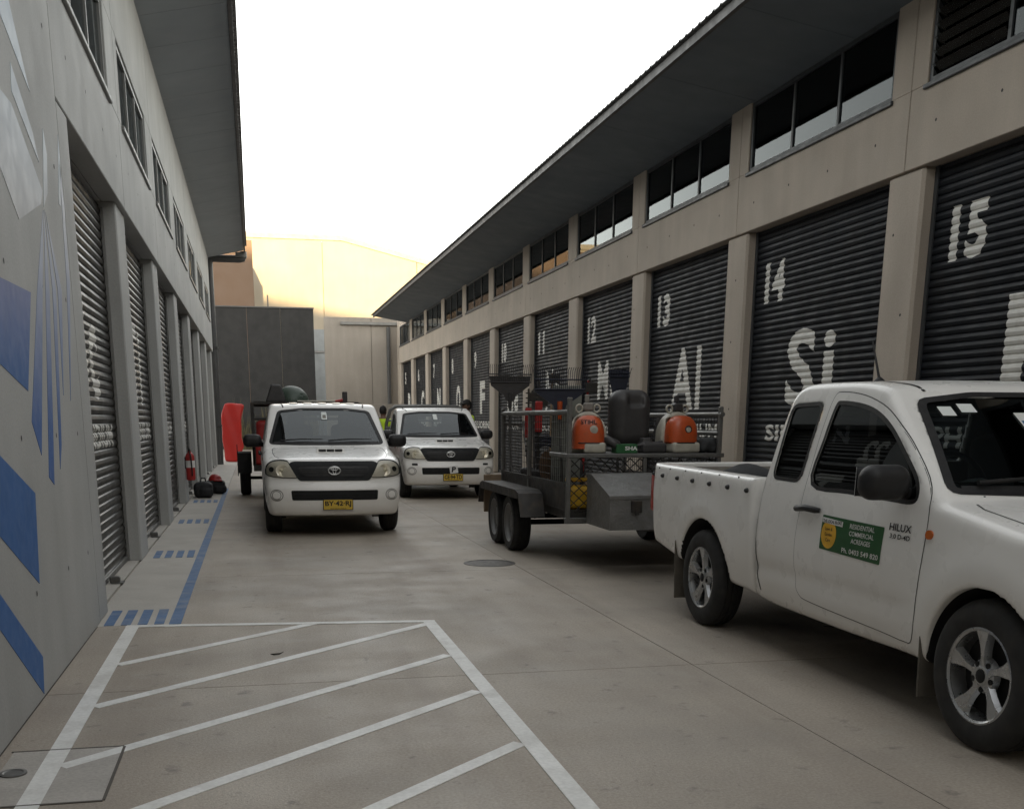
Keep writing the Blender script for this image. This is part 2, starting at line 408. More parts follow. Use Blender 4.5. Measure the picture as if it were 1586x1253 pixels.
# pale footpath strip along the left building: one slab per bay
for k in range(9):
    y0 = 7.845+3.89*k if k else 7.845; y1 = 7.845+3.89*(k+1)
    m = MB(); m.box(LX-.06, -.626, y0, y1-.008, -.012, .001); m.build('path_slab', K['path'], ground)
    m = MB(); m.box(LX-.30, LX-.075, y0+.5, y1-.22, -.012, .010); m.build('door_threshold', K['path'], ground)
def flat(name, poly, mat, z=.004):
    m = MB(); m.prism(poly, 'xy', z-.0035, z); return m.build(name, mat, ground)
def bar(name, a, b, w, mat, z=.004):
    a, b = Vector(a), Vector(b); d = (b-a).normalized(); n = Vector((-d.y, d.x))*w/2
    return flat(name, [tuple(a+n), tuple(b+n), tuple(b-n), tuple(a-n)][::-1], mat, z)
bar('white_line', (-.925, -3), (-.925, 7.78), .088, K['white_line'])
bar('white_line', (1.165, -3), (1.19, 7.60), .09, K['white_line'])
bar('white_line', (-.97, 7.815), (1.235, 7.585), .075, K['white_line'], .0045)
for (a, b) in (((-.88, 6.55), (.35, 7.665)), ((-.88, 5.57), (1.17, 7.50)), ((-.88, 4.58), (1.13, 6.43)), ((-.88, 3.62), (1.13, 5.50)), ((-.88, 2.62), (1.13, 4.52)), ((-.88, 1.65), (1.13, 3.55))):
    bar('white_line', a, b, .076, K['white_line'], .0035)
bar('blue_line', (-.635, 7.83), (-.645, 23.5), .085, K['blue_line'], .005)
for k in range(4):
    yb = 7.86 + 3.89*k
    for i in range(4):
        x = -1.13 + i*.116
        flat('blue_bar', [(x, yb), (x+.068, yb), (x+.060, yb+.62), (x-.012, yb+.62)], K['blue_line'], .005)
# round manhole with iron rim, square concrete-filled cover with a small drain
m = MB(); m.lathe([(.27, 0), (.27, .004), (.235, .006), (.235, .003), (.0005, .003)], (2.32, 10.68, 0), (0, 0, 1), 40)
K['iron'] = M('wet_iron', (.045, .04, .034), .55, metal=.2, var=.5, scale=9, dirt=.5, dirtcol=(.14, .11, .08))
tag(m.build('manhole_cover', K['iron'], None, 30), 'round dark iron manhole cover set in the lane', 'manhole')
m = MB(); m.box(-1.12, -.655, 4.12, 4.83, .0005, .003)
K['cover'] = M('cover_concrete', (.40, .375, .345), .7, var=.10, scale=2, fine=.1, bump=.25, dirt=.3, dirtcol=(.22, .2, .18))
cov = tag(m.build('access_cover', K['cover']), 'square concrete-filled access cover at the foot of the mural wall', 'cover')
m = MB()
for (x0, x1, y0, y1) in ((-1.13, -.65, 4.107, 4.119), (-1.13, -.65, 4.831, 4.843), (-.654, -.642, 4.119, 4.831)): m.box(x0, x1, y0, y1, .0005, .0042)
m.build('cover_edge', K['joint'], cov)
m = MB(); m.lathe([(.055, 0), (.055, .006), (.042, .008), (.036, .004), (.0005, .004)], (-1.06, 4.52, .003), (0, 0, 1), 24)
m.build('drain', K['galv'], cov, 30)
# a fallen leaf and litter bits on the hatching
K['leaf'] = M('dry_leaf', (.03, .025, .018), .8)
m = MB(); m.tube([(.03, 6.66, .006), (.05, 6.64, .008), (.085, 6.645, .009), (.115, 6.68, .014)], [.002, .006, .005, .001], 5)
tag(m.build('leaf', K['leaf']), 'small dark curled leaf on the hatched paint', 'leaf')

# ------------------------------------------------------------------ roller shutters
PITCH, AMP = .078, .021
def prof(z):     # depth of the curtain at height z (towards the viewer)
    t = (z/PITCH) % 1.0
    return AMP*np.interp(t, [0, .16, .5, .84, 1.0], [0, .62, 1.0, .62, 0])
BREAKS = [0, .16, .5, .84]
def shutter(parent, x, face, y0, y1, ztop, mat, num, sym, name, flipname=None, top=None):
    zs = []
    k = 0
    while k*PITCH < ztop:
        for b in BREAKS:
            z = (k+b)*PITCH
            if .055 <= z < ztop: zs.append(z)
        k += 1
    V = []; F = []
    for z in zs:
        for y in (y0, y1): V.append((x+face*float(prof(z)), y, z))
    for i in range(len(zs)-1): F.append((2*i, 2*i+1, 2*i+3, 2*i+2) if face < 0 else (2*i, 2*i+2, 2*i+3, 2*i+1))
    d = mesh('roller_door', V, F, mat, parent)
    m = MB(); m.bbox(x-.02, x+.03 if face > 0 else x+.02, y0, y1, .012, .068, .006); m.build('bottom_rail', K['galv'], d)
    sg = 1 if face > 0 else -1       # text x -> +Y on the left row, -Y on the right row
    def put(s, yc, zc, w, h, bold, nm):
        cuts = [ (kk+b)*PITCH - zc for kk in range(60) for b in BREAKS ]
        text_mesh(nm, s, w, h, lambda a, b: (x+face*(float(prof(zc+b))+.0035), yc+sg*a, zc+b), K['letter'], d, bold, cuts, 1.16 if len(s) == 2 and s.isalpha() else 1.05)
    yc = (y0+y1)/2; far = y1 if face < 0 else y0
    if num: put(num, far+(-.60 if face < 0 else .60), 3.19 if top is None else top, .32 if len(num) == 1 else .54, .51, .045, 'door_number')
    if sym: put(sym, yc, 2.08, (.72 if len(sym) == 1 else 1.16), .94, (.05 if len(sym) == 1 else .026), 'element_symbol')
    if name: put(name, yc, 1.29, min(2.6, .30*len(name)), .21, .03, 'element_name')
    return d
def holes(parent, pts, x, face):
    m = MB()
    for (y, z) in pts: m.lathe([(.016, .003), (.0005, .003)], (x-face*.001, y, z), (face, 0, 0), 6)
    if pts: tag(m.build('tie_holes', K['hole'], parent), kind='stuff')

rnd = random.Random(4)
# ------------------------------------------------------------------ right-hand row of units
B, RY0 = 3.8927, 10.375
rightb = empty('unit_row', (RX, 30, 0), 0, 'long warm concrete unit row with numbered charcoal roller doors on the right', 'building')
rightb.location = (0, 0, 0)
ELEM = {15: ('P', 'PHOSPHORUS'), 14: ('Si', 'SILICON'), 13: ('Al', 'ALUMINIUM'), 12: ('Mg', 'MAGNESIUM'), 11: ('Na', 'SODIUM'), 10: ('Ne', 'NEON'),
        9: ('F', 'FLUORINE'), 8: ('O', 'OXYGEN'), 7: ('N', 'NITROGEN'), 6: ('C', 'CARBON'), 5: ('B', 'BORON'), 16: ('S', 'SULPHUR')}
LZ, SZ = 3.87, 5.45
def window(parent, x, face, y0, y1, z0, z1, fm, panes, louvre=None):
    # frame set in the opening: outer bars, mullions, sill; dark panes behind
    o = MB(); d0, d1 = (x, x-face*.09) if face > 0 else (x, x+.09)
    lo, hi = min(d0, d1)+.02, max(d0, d1)
    fx0, fx1 = (x-.075, x-.02) if face > 0 else (x+.02, x+.075)
    w = .05
    o.box(fx0, fx1, y0, y1, z0, z0+w); o.box(fx0, fx1, y0, y1, z1-w, z1); o.box(fx0, fx1, y0, y0+w, z0+w, z1-w); o.box(fx0, fx1, y1-w, y1, z0+w, z1-w)
    wd = o.build('window', fm, parent)
    s = MB(); s.bbox(min(x, x+face*.03)-(.06 if face > 0 else 0), max(x, x+face*.03)+(.06 if face < 0 else 0), y0-.03, y1+.03, z0-.045, z0-.002, .006); s.build('sill', fm, wd)
    n = panes; st = (y1-y0-2*w)/n
    for i in range(1, n):
        m = MB(); y = y0+w+st*i; m.box(fx0+.006, fx1-.004, y-.022, y+.022, z0+w+.001, z1-w-.001); m.build('mullion', fm, wd)
    for i in range(n):
        a, b_ = y0+w+st*i+(.024 if i else .001), y0+w+st*(i+1)-(.024 if i < n-1 else .001)
        px = (fx0+fx1)/2
        if louvre is not None and i in louvre:
            zz = z0+w+.05
            while zz < z1-w-.02:
                m = MB(); R = Matrix.Rotation(face*rad(-52), 3, 'Y'); m.box(px-.075, px+.075, a, b_, zz-.003, zz+.003, R); m.build('louvre_blade', K['pane'], wd); zz += .115
            m = MB(); m.box(px+(.08 if face < 0 else -.09), px+(.09 if face < 0 else -.08), a, b_, z0+w, z1-w); m.build('backing', K['hole'], wd)
        else:
            m = MB(); m.box(px-.004, px+.004, a, b_, z0+w+.001, z1-w-.001); m.build('pane', K['pane'], wd)
    return wd
KR = range(-2, 10)
for k in KR:
    y0 = RY0+B*k; y1 = y0+B; num = 14-k
    # lintel panel, with the window opening left out: below, left, right, above pieces
    wy0, wy1, wz0, wz1 = y0+.335, y1-.26, 4.60, SZ-.02
    g = .006
    lp = MB()
    for (a, b_, c, d) in ((y0+g, y1-g, LZ, wz0), (y0+g, wy0, wz0, SZ+.35), (wy1, y1-g, wz0, SZ+.35)):
        lp.bbox(RX, RX+.18, a, b_, c, d, .006)
    po = lp.build('lintel_panel', K['conc_r'], rightb)
    holes(po, [(y0+.55+.95*i+rnd.uniform(-.05, .05), 4.22+rnd.uniform(-.03, .03)) for i in range(4)], RX, -1)
    m = MB(); m.bbox(RX+.025, RX+.50, y0-.305, y0+.305, 0, LZ+.001, .03); pc = m.build('pillar', K['conc_r'], rightb)
    holes(pc, [(y0+rnd.uniform(-.15, .15), z) for z in (1.6, 2.5, 3.3)], RX+.025, -1)
    m = MB(); m.box(RX+.19, RX+.42, y0+.31, y1-.31, LZ-.004, LZ+.35); m.build('door_head', K['conc_r'], rightb)
    sy, nm = ELEM[num]
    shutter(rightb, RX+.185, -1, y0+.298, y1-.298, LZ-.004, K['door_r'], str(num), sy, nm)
    for yy in (y0+.335, y1-.335):
        m = MB(); m.box(RX+.148, RX+.166, yy-.027, yy+.027, .01, LZ-.006); m.build('door_guide', K['frame'], rightb)
    window(rightb, RX, -1, wy0, wy1, wz0, wz1, K['frame'], 3, louvre=(2,) if num == 15 else None)
ye = RY0+B*10
m = MB(); m.bbox(RX+.025, RX+.50, ye-.305, ye+.30, 0, LZ+.001, .03); m.build('pillar', K['conc_r'], rightb)
m = MB(); m.box(RX+.002, RX+14, ye+.302, ye+.50, 0, SZ+.3); m.build('end_wall', K['conc_r'], rightb)
ys = RY0+B*-2-.31
m = MB(); m.box(RX+.02, RX+.3, -12, ys-.01, 0, SZ+.35); m.build('plain_wall', K['conc_r'], rightb)
m = MB(); m.box(RX+.6, RX+14, -12, ye+.3, 0, SZ-.1); m.build('unit_interior', K['hole'], rightb)
def eaves(parent, xw, zw, xe, ze, ya, yb, step, mats, face, ft=.13, rib=.035):
    # sloping soffit panels, fascia, ribbed roof sheet
    n = int(round((yb-ya)/step)); st = (yb-ya)/n; th = .03
    sl = (ze-zw)/(xe-xw)
    for i in range(n):
        a, b_ = ya+st*i+.004, ya+st*(i+1)-.004
        m = MB(); m.prism([(xw-face*.02, zw-sl*face*.02), (xe-face*.06, ze-sl*face*.06), (xe-face*.06, ze-sl*face*.06+th), (xw-face*.02, zw-sl*face*.02+th)], 'xz', a, b_)
        m.build('soffit_panel', mats, parent)
    m = MB(); m.box(min(xe, xe-face*.055), max(xe, xe-face*.055), ya-.02, yb+.02, ze-.05, ze+ft); m.build('fascia', K['fascia'], parent)
    # ribbed sheet: ribs run up the slope, so their ends show along the eave
    V = []; F = []; x0, x1 = xe+face*.05, xw-face*14; rp = .19
    yy = ya-.1; row = []
    while yy < yb+.1:
        for (dy, dz) in ((0, 0), (.115, 0), (.13, rib), (.165, rib), (.18, 0)): row.append((yy+dy, dz))
        yy += rp
    for (x, zz) in ((x0, ze+ft+.01), (x1, ze+ft+.01-14*abs(sl)*.6)):
        for t in (0, .012):
            for (y, dz) in row: V.append((x, y, zz+dz+t))
    n = len(row)
    for i in range(n-1):
        F += [(i, i+1, 2*n+i+1, 2*n+i), (n+i, 3*n+i, 3*n+i+1, n+i+1), (i, n+i, n+i+1, i+1)]
    mesh('roof_sheet', V, F, K['roof'], parent)
    zi = ze+ft-.03-14*abs(sl)*.6
    m = MB(); m.prism([(xe-face*.1, ze+ft-.03), (x1, zi), (x1, zi-.5), (xw-face*.4, zw+.06), (xw-face*.1, zw+.06)], 'xz', ya, yb); m.build('roof_body', K['fascia'], parent)
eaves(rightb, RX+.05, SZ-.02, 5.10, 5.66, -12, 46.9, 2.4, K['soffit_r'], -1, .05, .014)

# ------------------------------------------------------------------ left-hand row of units
leftb = empty('unit_row', (0, 0, 0), 0, 'grey concrete unit row with blue and white mural on the left', 'building')
LY0, LLZ, LSZ = 8.0, 3.48, 6.28
mw = MB(); mw.bbox(LX-.2, LX, -9, LY0-.006, 0, LSZ+.3, .006); mwo = mw.build('mural_wall', K['conc'], leftb)
m = MB(); m.bbox(LX-.2, LX, LY0+.0, LY0+.43, 0, LLZ-.012, .012); mwo2 = m.build('pillar', K['conc'], leftb)
holes(mwo, [(y, z) for y in (3.9, 4.9, 5.9, 6.9, 7.7) for z in (.55, 1.35, 2.2, 3.0, 3.8)], LX, 1)
MU = {
'A':[(4.6,2.55),(5.79,2.11),(6.52,2.12),(6.19,1.59),(5.59,1.70),(4.4,2.0)],
'B':[(4.2,1.75),(5.39,1.28),(6.11,1.06),(5.99,0.59),(5.23,0.92),(4.1,1.3)],
'C':[(4.3,1.05),(5.11,0.67),(5.89,0.21),(5.83,0.02),(5.04,0.52),(4.3,.8)],
'S1':[(7.15,2.65),(6.72,2.15),(6.21,1.43),(6.39,1.25)],
'S2':[(7.17,2.65),(6.99,2.18),(6.55,1.12),(6.69,1.07),(7.12,2.19)],
'S3':[(7.19,2.66),(7.23,2.21),(6.93,1.15),(7.05,1.29),(7.35,2.22)],
'S4':[(7.23,2.65),(7.42,2.23),(7.28,1.59),(7.57,2.24)],
'S5':[(7.93,3.1),(7.88,2.81),(7.80,2.31),(7.54,1.56),(7.93,2.33),(7.98,2.81)],
'W1':[(5.2,3.3),(6.23,3.05),(6.48,3.05),(7.19,2.76),(7.09,2.67),(6.39,2.47),(6.04,2.65),(5.2,2.8)],
'W2':[(6.56,3.27),(7.04,3.04),(7.16,2.91),(6.52,3.12)],
'W3':[(6.30,3.85),(6.67,3.60),(7.06,3.26),(6.57,3.40),(6.2,3.5)],
'W4':[(7.40,3.15),(7.46,3.02),(7.36,2.78),(7.18,2.67)],
'W5':[(7.97,3.25),(7.97,3.10),(7.84,2.79),(7.76,2.79)]}
for k_, P in MU.items():
    mt = K['mural_blue'] if k_ in 'ABC' else K['mural_fade'] if k_[0] == 'S' else K['mural_pale']
    m = MB(); m.prism([(p[0], p[1]) for p in P], 'yz', LX-.001, LX+.0025); m.build('mural_shape', mt, mwo)
LEL = [('21', 'Sc', 'SCANDIUM'), ('22', 'Ti', 'TITANIUM'), ('23', 'V', 'VANADIUM'), ('24', 'Cr', 'CHROMIUM'), ('25', 'Mn', 'MANGANESE'), ('26', 'Fe', 'IRON'), ('27', 'Co', 'COBALT')]
for k in range(7):
    y0 = LY0+3.89*k; y1 = y0+3.89; g = .006
    wy0, wy1, wz0, wz1 = y0+.30, y1-.70, 4.31, 5.12
    lp = MB()
    for (a, b_, c, d) in ((y0+g, y1-g, LLZ, wz0), (y0+g, wy0, wz0, wz1), (wy1, y1-g, wz0, wz1), (y0+g, y1-g, wz1, LSZ+.3)):
        lp.bbox(LX-.18, LX, a, b_, c, d, .006)
    po = lp.build('lintel_panel', K['conc'], leftb)
    holes(po, [(y0+.6+.95*i, 3.9+rnd.uniform(-.03, .03)) for i in range(4)], LX, 1)
    m = MB(); m.bbox(LX-.50, LX-.05, y1-.38, y1+.36, 0, LLZ+.001, .012); m.build('pillar', K['conc'], leftb)
    m = MB(); m.box(LX-.46, LX-.185, y0+.365, y1-.385, LLZ-.004, LLZ+.4); m.build('door_head', K['conc'], leftb)
    nu, sy, nm = LEL[k]
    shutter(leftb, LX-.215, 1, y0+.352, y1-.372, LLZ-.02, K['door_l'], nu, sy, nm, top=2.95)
    m = MB(); m.box(LX-.19, LX-.165, y1-.42, y1-.381, .013, LLZ-.06); m.build('door_guide', K['frame_l'], leftb)
    m = MB(); m.bbox(LX-.17, LX-.08, y0+1.9, y0+1.96, .012, .07, .008); m.box(LX-.15, LX-.05, y0+1.85, y0+2.01, .0125, .02); m.build('floor_lock', K['galv'], leftb)
    window(leftb, LX, 1, wy0, wy1, wz0, wz1, K['frame_l'], 3)
yl = LY0+3.89*7
m = MB(); m.box(LX-14, LX-.06, yl+.425, yl+.60, 0, LSZ+.2); m.build('end_wall', K['conc'], leftb)
m = MB(); m.box(LX-.2, LX-.002, yl+.006, yl+.424, LLZ, LSZ+.2); m.build('end_panel', K['conc'], leftb)
m = MB(); m.box(LX-14, LX-.6, -9, yl+.42, 0, LSZ-.1); m.build('unit_interior', K['hole'], leftb)
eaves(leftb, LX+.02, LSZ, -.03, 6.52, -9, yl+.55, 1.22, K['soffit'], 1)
# rainwater pipe at the far end of the left row
pp = [(-.10, yl+.75, 6.50), (-.10, yl+.75, 6.36), (-.13, yl+.75, 6.30), (-.2, yl+.75, 6.28), (-1.02, yl+.75, 6.28), (-1.10, yl+.75, 6.25), (-1.14, yl+.75, 6.17), (-1.15, yl+.75, 6.0), (-1.15, yl+.75, 0.0)]
m = MB(); m.tube(pp, .11, 12); po = m.build('downpipe', K['pipe'], leftb, 40)
m = MB(); m.bbox(-.34, .0, yl+.60, yl+.9, 6.32, 6.47, .01); m.build('rain_head', K['galv'], po)
for z in (1.2, 3.6):
    m = MB(); m.box(-1.26, -1.02, yl+.60, yl+.76, z, z+.05); m.build('pipe_bracket', K['pipe'], po)

# ------------------------------------------------------------------ structures at the end of the lane
cw = empty('boundary_wall', (0, 0, 0), 0, 'dark charcoal wall across the end of the lane beside the left row', 'wall')
for i in range(7):
    m = MB(); m.bbox(-8+1.575*i, -8+1.575*(i+1)-.012, 54.0, 54.3, 0, 6.56, .01); m.build('wall_panel', K['charcoal'], cw)
m = MB(); m.box(-8, 3.04, 53.95, 54.35, 6.562, 6.62); m.build('capping', K['fascia'], cw)
m = MB(); m.box(.86, .92, 54.05, 54.11, 6.62, 7.15); m.build('vent_pipe', K['fascia'], cw)
pw = empty('precast_wall', (0, 0, 0), 0, 'tall pale precast concrete wall joining the right row at the lane end', 'wall')
for (a, b_) in ((3.27, 5.38), (5.395, 6.9)):
    m = MB(); m.bbox(a, b_, 50.35, 50.55, 0, 5.9, .01); q = m.build('wall_panel', K['conc_end'], pw)
m = MB(); m.box(4.0, 6.6, 50.20, 50.34, 5.58, 5.70); m.build('pipe_beam', K['galv'], pw)
m = MB(); m.tube([(6.15, 50.2, 5.5), (6.15, 50.2, 0)], .09, 10); m.build('downpipe', K['pipe'], pw, 40)
lw = empty('low_wall', (0, 0, 0), 0, 'low beige block wall with raised panel behind the parked utes', 'wall')
m = MB(); m.bbox(4.4, 7.0, 48.6, 48.8, 0, 2.1, .01); m.build('wall_panel', K['conc_end'], lw)
m = MB(); m.bbox(5.3, 6.35, 48.55, 48.598, .6, 1.95, .01); m.build('raised_panel', K['conc_end'], lw)
fw = empty('grey_panel_wall', (0, 0, 0), 0, 'narrow grey sheet wall seen between dark wall and precast wall', 'wall')
K['sheet'] = M('grey_sheet', (.20, .215, .22), .6, streak=.1)
m = MB(); m.bbox(2.2, 5.2, 60.0, 60.2, 0, 6.1, .01); m.build('wall_panel', K['sheet'], fw)
m = MB(); m.box(2.2, 5.2, 59.93, 59.998, 4.9, 5.0); m.build('rail', K['galv'], fw)
# warehouse with a low gable facing the lane, catching the sun
wh = empty('warehouse', (0, 0, 0), 0, 'large cream warehouse gable catching the low sun at the lane end', 'building')
def gable_z(x): return 13.02 if x < 6.2 else 13.02-(x-6.2)*.235
xs = [-22, -12, -2.5, 4.9, 11.2, 18]
for i in range(len(xs)-1):
    a, b_ = xs[i]+.02, xs[i+1]-.02
    P = [(a, 0), (b_, 0), (b_, gable_z(b_))] + ([(6.2, 13.02)] if a < 6.2 < b_ else []) + [(a, gable_z(a))]
    m = MB(); m.prism(P, 'xz', 75, 75.3); m.build('wall_panel', K['ware'], wh)
m = MB(); P = [(-22, 12.86), (6.2, 12.86), (18, 10.1), (18, 10.42), (6.2, 13.2), (-22, 13.2)]; m.prism(P, 'xz', 74.9, 75.4); m.build('roof_flashing', K['ware_trim'], wh)
m = MB(); m.prism([(-22, 0), (18, 0), (18, 10.0), (6.2, 12.8), (-22, 12.8)], 'xz', 75.32, 100); m.build('shed_body', K['ware'], wh)
tb = empty('tan_building', (0, 0, 0), 0, 'tan building corner in front of the cream warehouse, half in shade', 'building')
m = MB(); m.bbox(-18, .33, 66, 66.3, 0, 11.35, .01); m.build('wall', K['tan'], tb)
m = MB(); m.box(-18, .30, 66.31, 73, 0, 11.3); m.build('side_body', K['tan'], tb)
# unseen gabled block added behind the viewpoint, shaped to keep the lane in shade
bh = empty('rear_shade_block', (0, 0, 0), 0, 'unseen gabled block added behind the viewpoint to shade the lane', 'building')
m = MB(); m.prism([(-60, 0), (60, 0), (60, 14.2), (-7.2, 26.0), (-60, 16.5)], 'xz', -56, -30); m.build('shed_body', K['ware'], bh)
# ================================================================== utes (pickup trucks)
def paint_mat(name, col, dirt=.0):
    m = M(name, col, .28, var=.025, scale=2.5, coat=.35, spec=.28, rvar=.015, dirt=dirt, dirtcol=(.42, .36, .27), local=True)
    t = m.node_tree; b = t.nodes['Principled BSDF']; L = t.links
    src = b.inputs['Base Color'].links[0].from_socket
    tc = nn(t, 'ShaderNodeTexCoord'); sp = nn(t, 'ShaderNodeSeparateXYZ'); L.new(tc.outputs['Object'], sp.inputs[0])
    n = nn(t, 'ShaderNodeTexNoise'); n.inputs['Scale'].default_value = 1.3; n.inputs['Detail'].default_value = 1; L.new(tc.outputs['Object'], n.inputs['Vector'])
    a = nn(t, 'ShaderNodeMath', operation='MULTIPLY_ADD'); L.new(n.outputs['Fac'], a.inputs[0]); a.inputs[1].default_value = -.5; L.new(sp.outputs[2], a.inputs[2])
    r = nn(t, 'ShaderNodeMapRange'); r.inputs[1].default_value = .02; r.inputs[2].default_value = .46; r.inputs[3].default_value = .26; r.inputs[4].default_value = 0; L.new(a.outputs[0], r.inputs[0])
    x = nn(t, 'ShaderNodeMix', data_type='RGBA'); L.new(r.outputs[0], x.inputs[0]); L.new(src, x.inputs[6]); x.inputs[7].default_value = (.36, .29, .20, 1)   # road dust low on the panels
    L.new(x.outputs[2], b.inputs['Base Color']); return m
K['paint'] = paint_mat('white_paint', (.83, .82, .795), .02)
K['blackpl'] = M('black_plastic', (.015, .015, .016), .5, spec=.35, var=.2, scale=8, dirt=.2, dirtcol=(.07, .065, .06))
K['greypl'] = M('dark_grey_plastic', (.017, .018, .019), .6, var=.12, scale=8, spec=.25)
K['rubber'] = M('tyre_rubber', (.018, .018, .018), .8, var=.2, scale=6, dirt=.4, dirtcol=(.055, .05, .043))
K['under'] = M('underbody_black', (.010, .010, .010), .9)
K['flap'] = M('mud_flap', (.10, .09, .075), .85, var=.2, scale=5, dirt=.5, dirtcol=(.16, .135, .10))
K['alloy'] = M('alloy_wheel', (.46, .47, .48), .30, metal=.85, var=.08, scale=8, dirt=.35, dirtcol=(.12, .10, .08))
K['steelw'] = M('steel_wheel', (.22, .22, .22), .5, metal=.6, dirt=.4, dirtcol=(.10, .09, .075))
K['chrome'] = M('chrome', (.75, .76, .77), .12, metal=1.0, var=.03)
K['glass'] = glassmat('auto_glass', (.20, .23, .235), .01, 2.0)
K['badge'] = M('bright_badge', (.80, .80, .79), .28, metal=.45, var=.03)
K['tint'] = glassmat('tinted_glass', (.035, .04, .045), .01, 1.5)
K['lens'] = glassmat('lamp_lens', (.93, .92, .89), .03, 1.45)
K['reflector'] = M('lamp_reflector', (.72, .69, .62), .35, metal=.25, var=.06, scale=20)
K['lampbowl'] = M('lamp_bowl', (.85, .80, .68), .25, metal=.4)
K['amber'] = M('amber_lens', (.55, .13, .02), .25, coat=.5)
K['red'] = M('red_lens', (.38, .015, .012), .25, coat=.5)
K['seat'] = M('seat_fabric', (.05, .052, .055), .9)
K['dash'] = M('dashboard', (.035, .035, .036), .7)
K['liner'] = M('headliner', (.22, .21, .19), .9)
K['paper'] = M('paper_white', (.72, .76, .74), .7, var=.05)
K['teal'] = M('paper_teal', (.05, .33, .38), .6, var=.2, scale=20)
K['plate_y'] = M('plate_yellow', (.62, .42, .05), .5, var=.08, scale=30, dirt=.25)
K['ink'] = M('black_ink', (.012, .012, .012), .6)
K['sgreen'] = M('sign_green', (.012, .085, .022), .45, var=.08)
K['sorange'] = M('sign_orange', (.72, .40, .03), .45, var=.15, scale=12)
K['swhite'] = M('sign_white', (.72, .72, .70), .5)
K['sblue'] = M('sticker_blue', (.03, .13, .30), .5)
K['tubliner'] = M('tub_scratched', (.30, .28, .25), .6, var=.2, scale=6, dirt=.6, dirtcol=(.16, .13, .10))

WZ = np.array(spline([(.15, .78), (.25, .80), (.36, .828), (.47, .846), (.56, .853), (.62, .860), (.75, .868), (.9, .863), (1.03, .852), (1.1, .842), (1.2, .822), (1.35, .792), (1.5, .758), (1.6, .734), (1.75, .69)], 5, False))
def wz(z): return np.interp(z, WZ[:, 0], WZ[:, 1])
ARCHR = .405
def make_body(dL, rear_s):
    P = [(-.78, .27), (-.85, .33), (-.875, .47), (-.865, .60), (-.84, .655), (-.825, .70), (-.795, .84), (-.755, .915), (-.69, .958), (-.55, .985), (-.15, 1.035), (.22, 1.078), (.345, 1.098), (.40, 1.13),
         (.715, 1.372), (1.00, 1.576), (1.09, 1.630), (1.26, 1.658), (1.45+dL*.5, 1.670), (1.82+dL, 1.674), (1.99+dL, 1.662), (2.075+dL, 1.612), (2.12+dL, 1.50), (2.20+dL, 1.14), (2.245+dL, .75), (2.25+dL, .45), (2.20+dL, .335),
         (1.4, .31), (.5, .31), (0, .30), (-.5, .26)]
    Q = spline(P, 9)
    T = Tab(Q, (-1.15, .05), (2.6+dL, 2.0), .005)
    def f(s, v, z):
        av = np.abs(v)
        c = .30*(1-np.sqrt(1-np.minimum(av/.885, .995)**2.6))
        Bs = 1-.70*sstep(-.15, .35, s)-.30*sstep(.75, 1.5, s)
        zz = z+.024*(av/.86)**2.4*sstep(.80, 1.05, z)
        a = T(s-c*Bs, zz)
        rr = np.sqrt(s*s+(z-.345)**2)
        w = wz(z)+.014*np.exp(-((rr-.47)/.09)**2)*(z > .2) - .02*sstep(-.2, -.8, s)
        # shallow pressing along the lower doors
        w = w - .010*np.exp(-((z-.545)/.045)**2)*sstep(.5, .7, s)
        b = (av-w)*.97
        return smax(a, b, .055-.018*sstep(1.1, 1.5, z))
    def arch(s, v, z):
        d = np.sqrt(s*s+((z-.345)*1.03)**2)-ARCHR
        return np.maximum(d, .50-np.abs(v))
    return f, arch
def solve(f, mode, p, sgn=1):
    p = np.asarray(p, float); a, b = p[:, 0], p[:, 1]; n = len(p)
    lo, hi = {'side': (.15, 1.2), 'front': (1.42, -1.3), 'top': (.55, 2.3), 'back': (1.4, 5.2)}[mode]
    lo = np.full(n, lo); hi = np.full(n, hi)
    def pt(t):
        return {'side': (a, sgn*t, b), 'front': (t, a, b), 'top': (a, b, t), 'back': (t, a, b)}[mode]
    for _ in range(26):
        m = (lo+hi)/2; ins = f(*pt(m)) < 0; lo = np.where(ins, m, lo); hi = np.where(ins, hi, m)
    q = np.stack(np.broadcast_arrays(*pt(hi)), -1); g = gradf(f, q); g /= np.linalg.norm(g, axis=1)[:, None]
    return q, g
def sv(P):      # (s, v, z) -> local x,y,z of the truck
    P = np.asarray(P, float); return np.stack([P[:, 1], P[:, 0], P[:, 2]], -1)
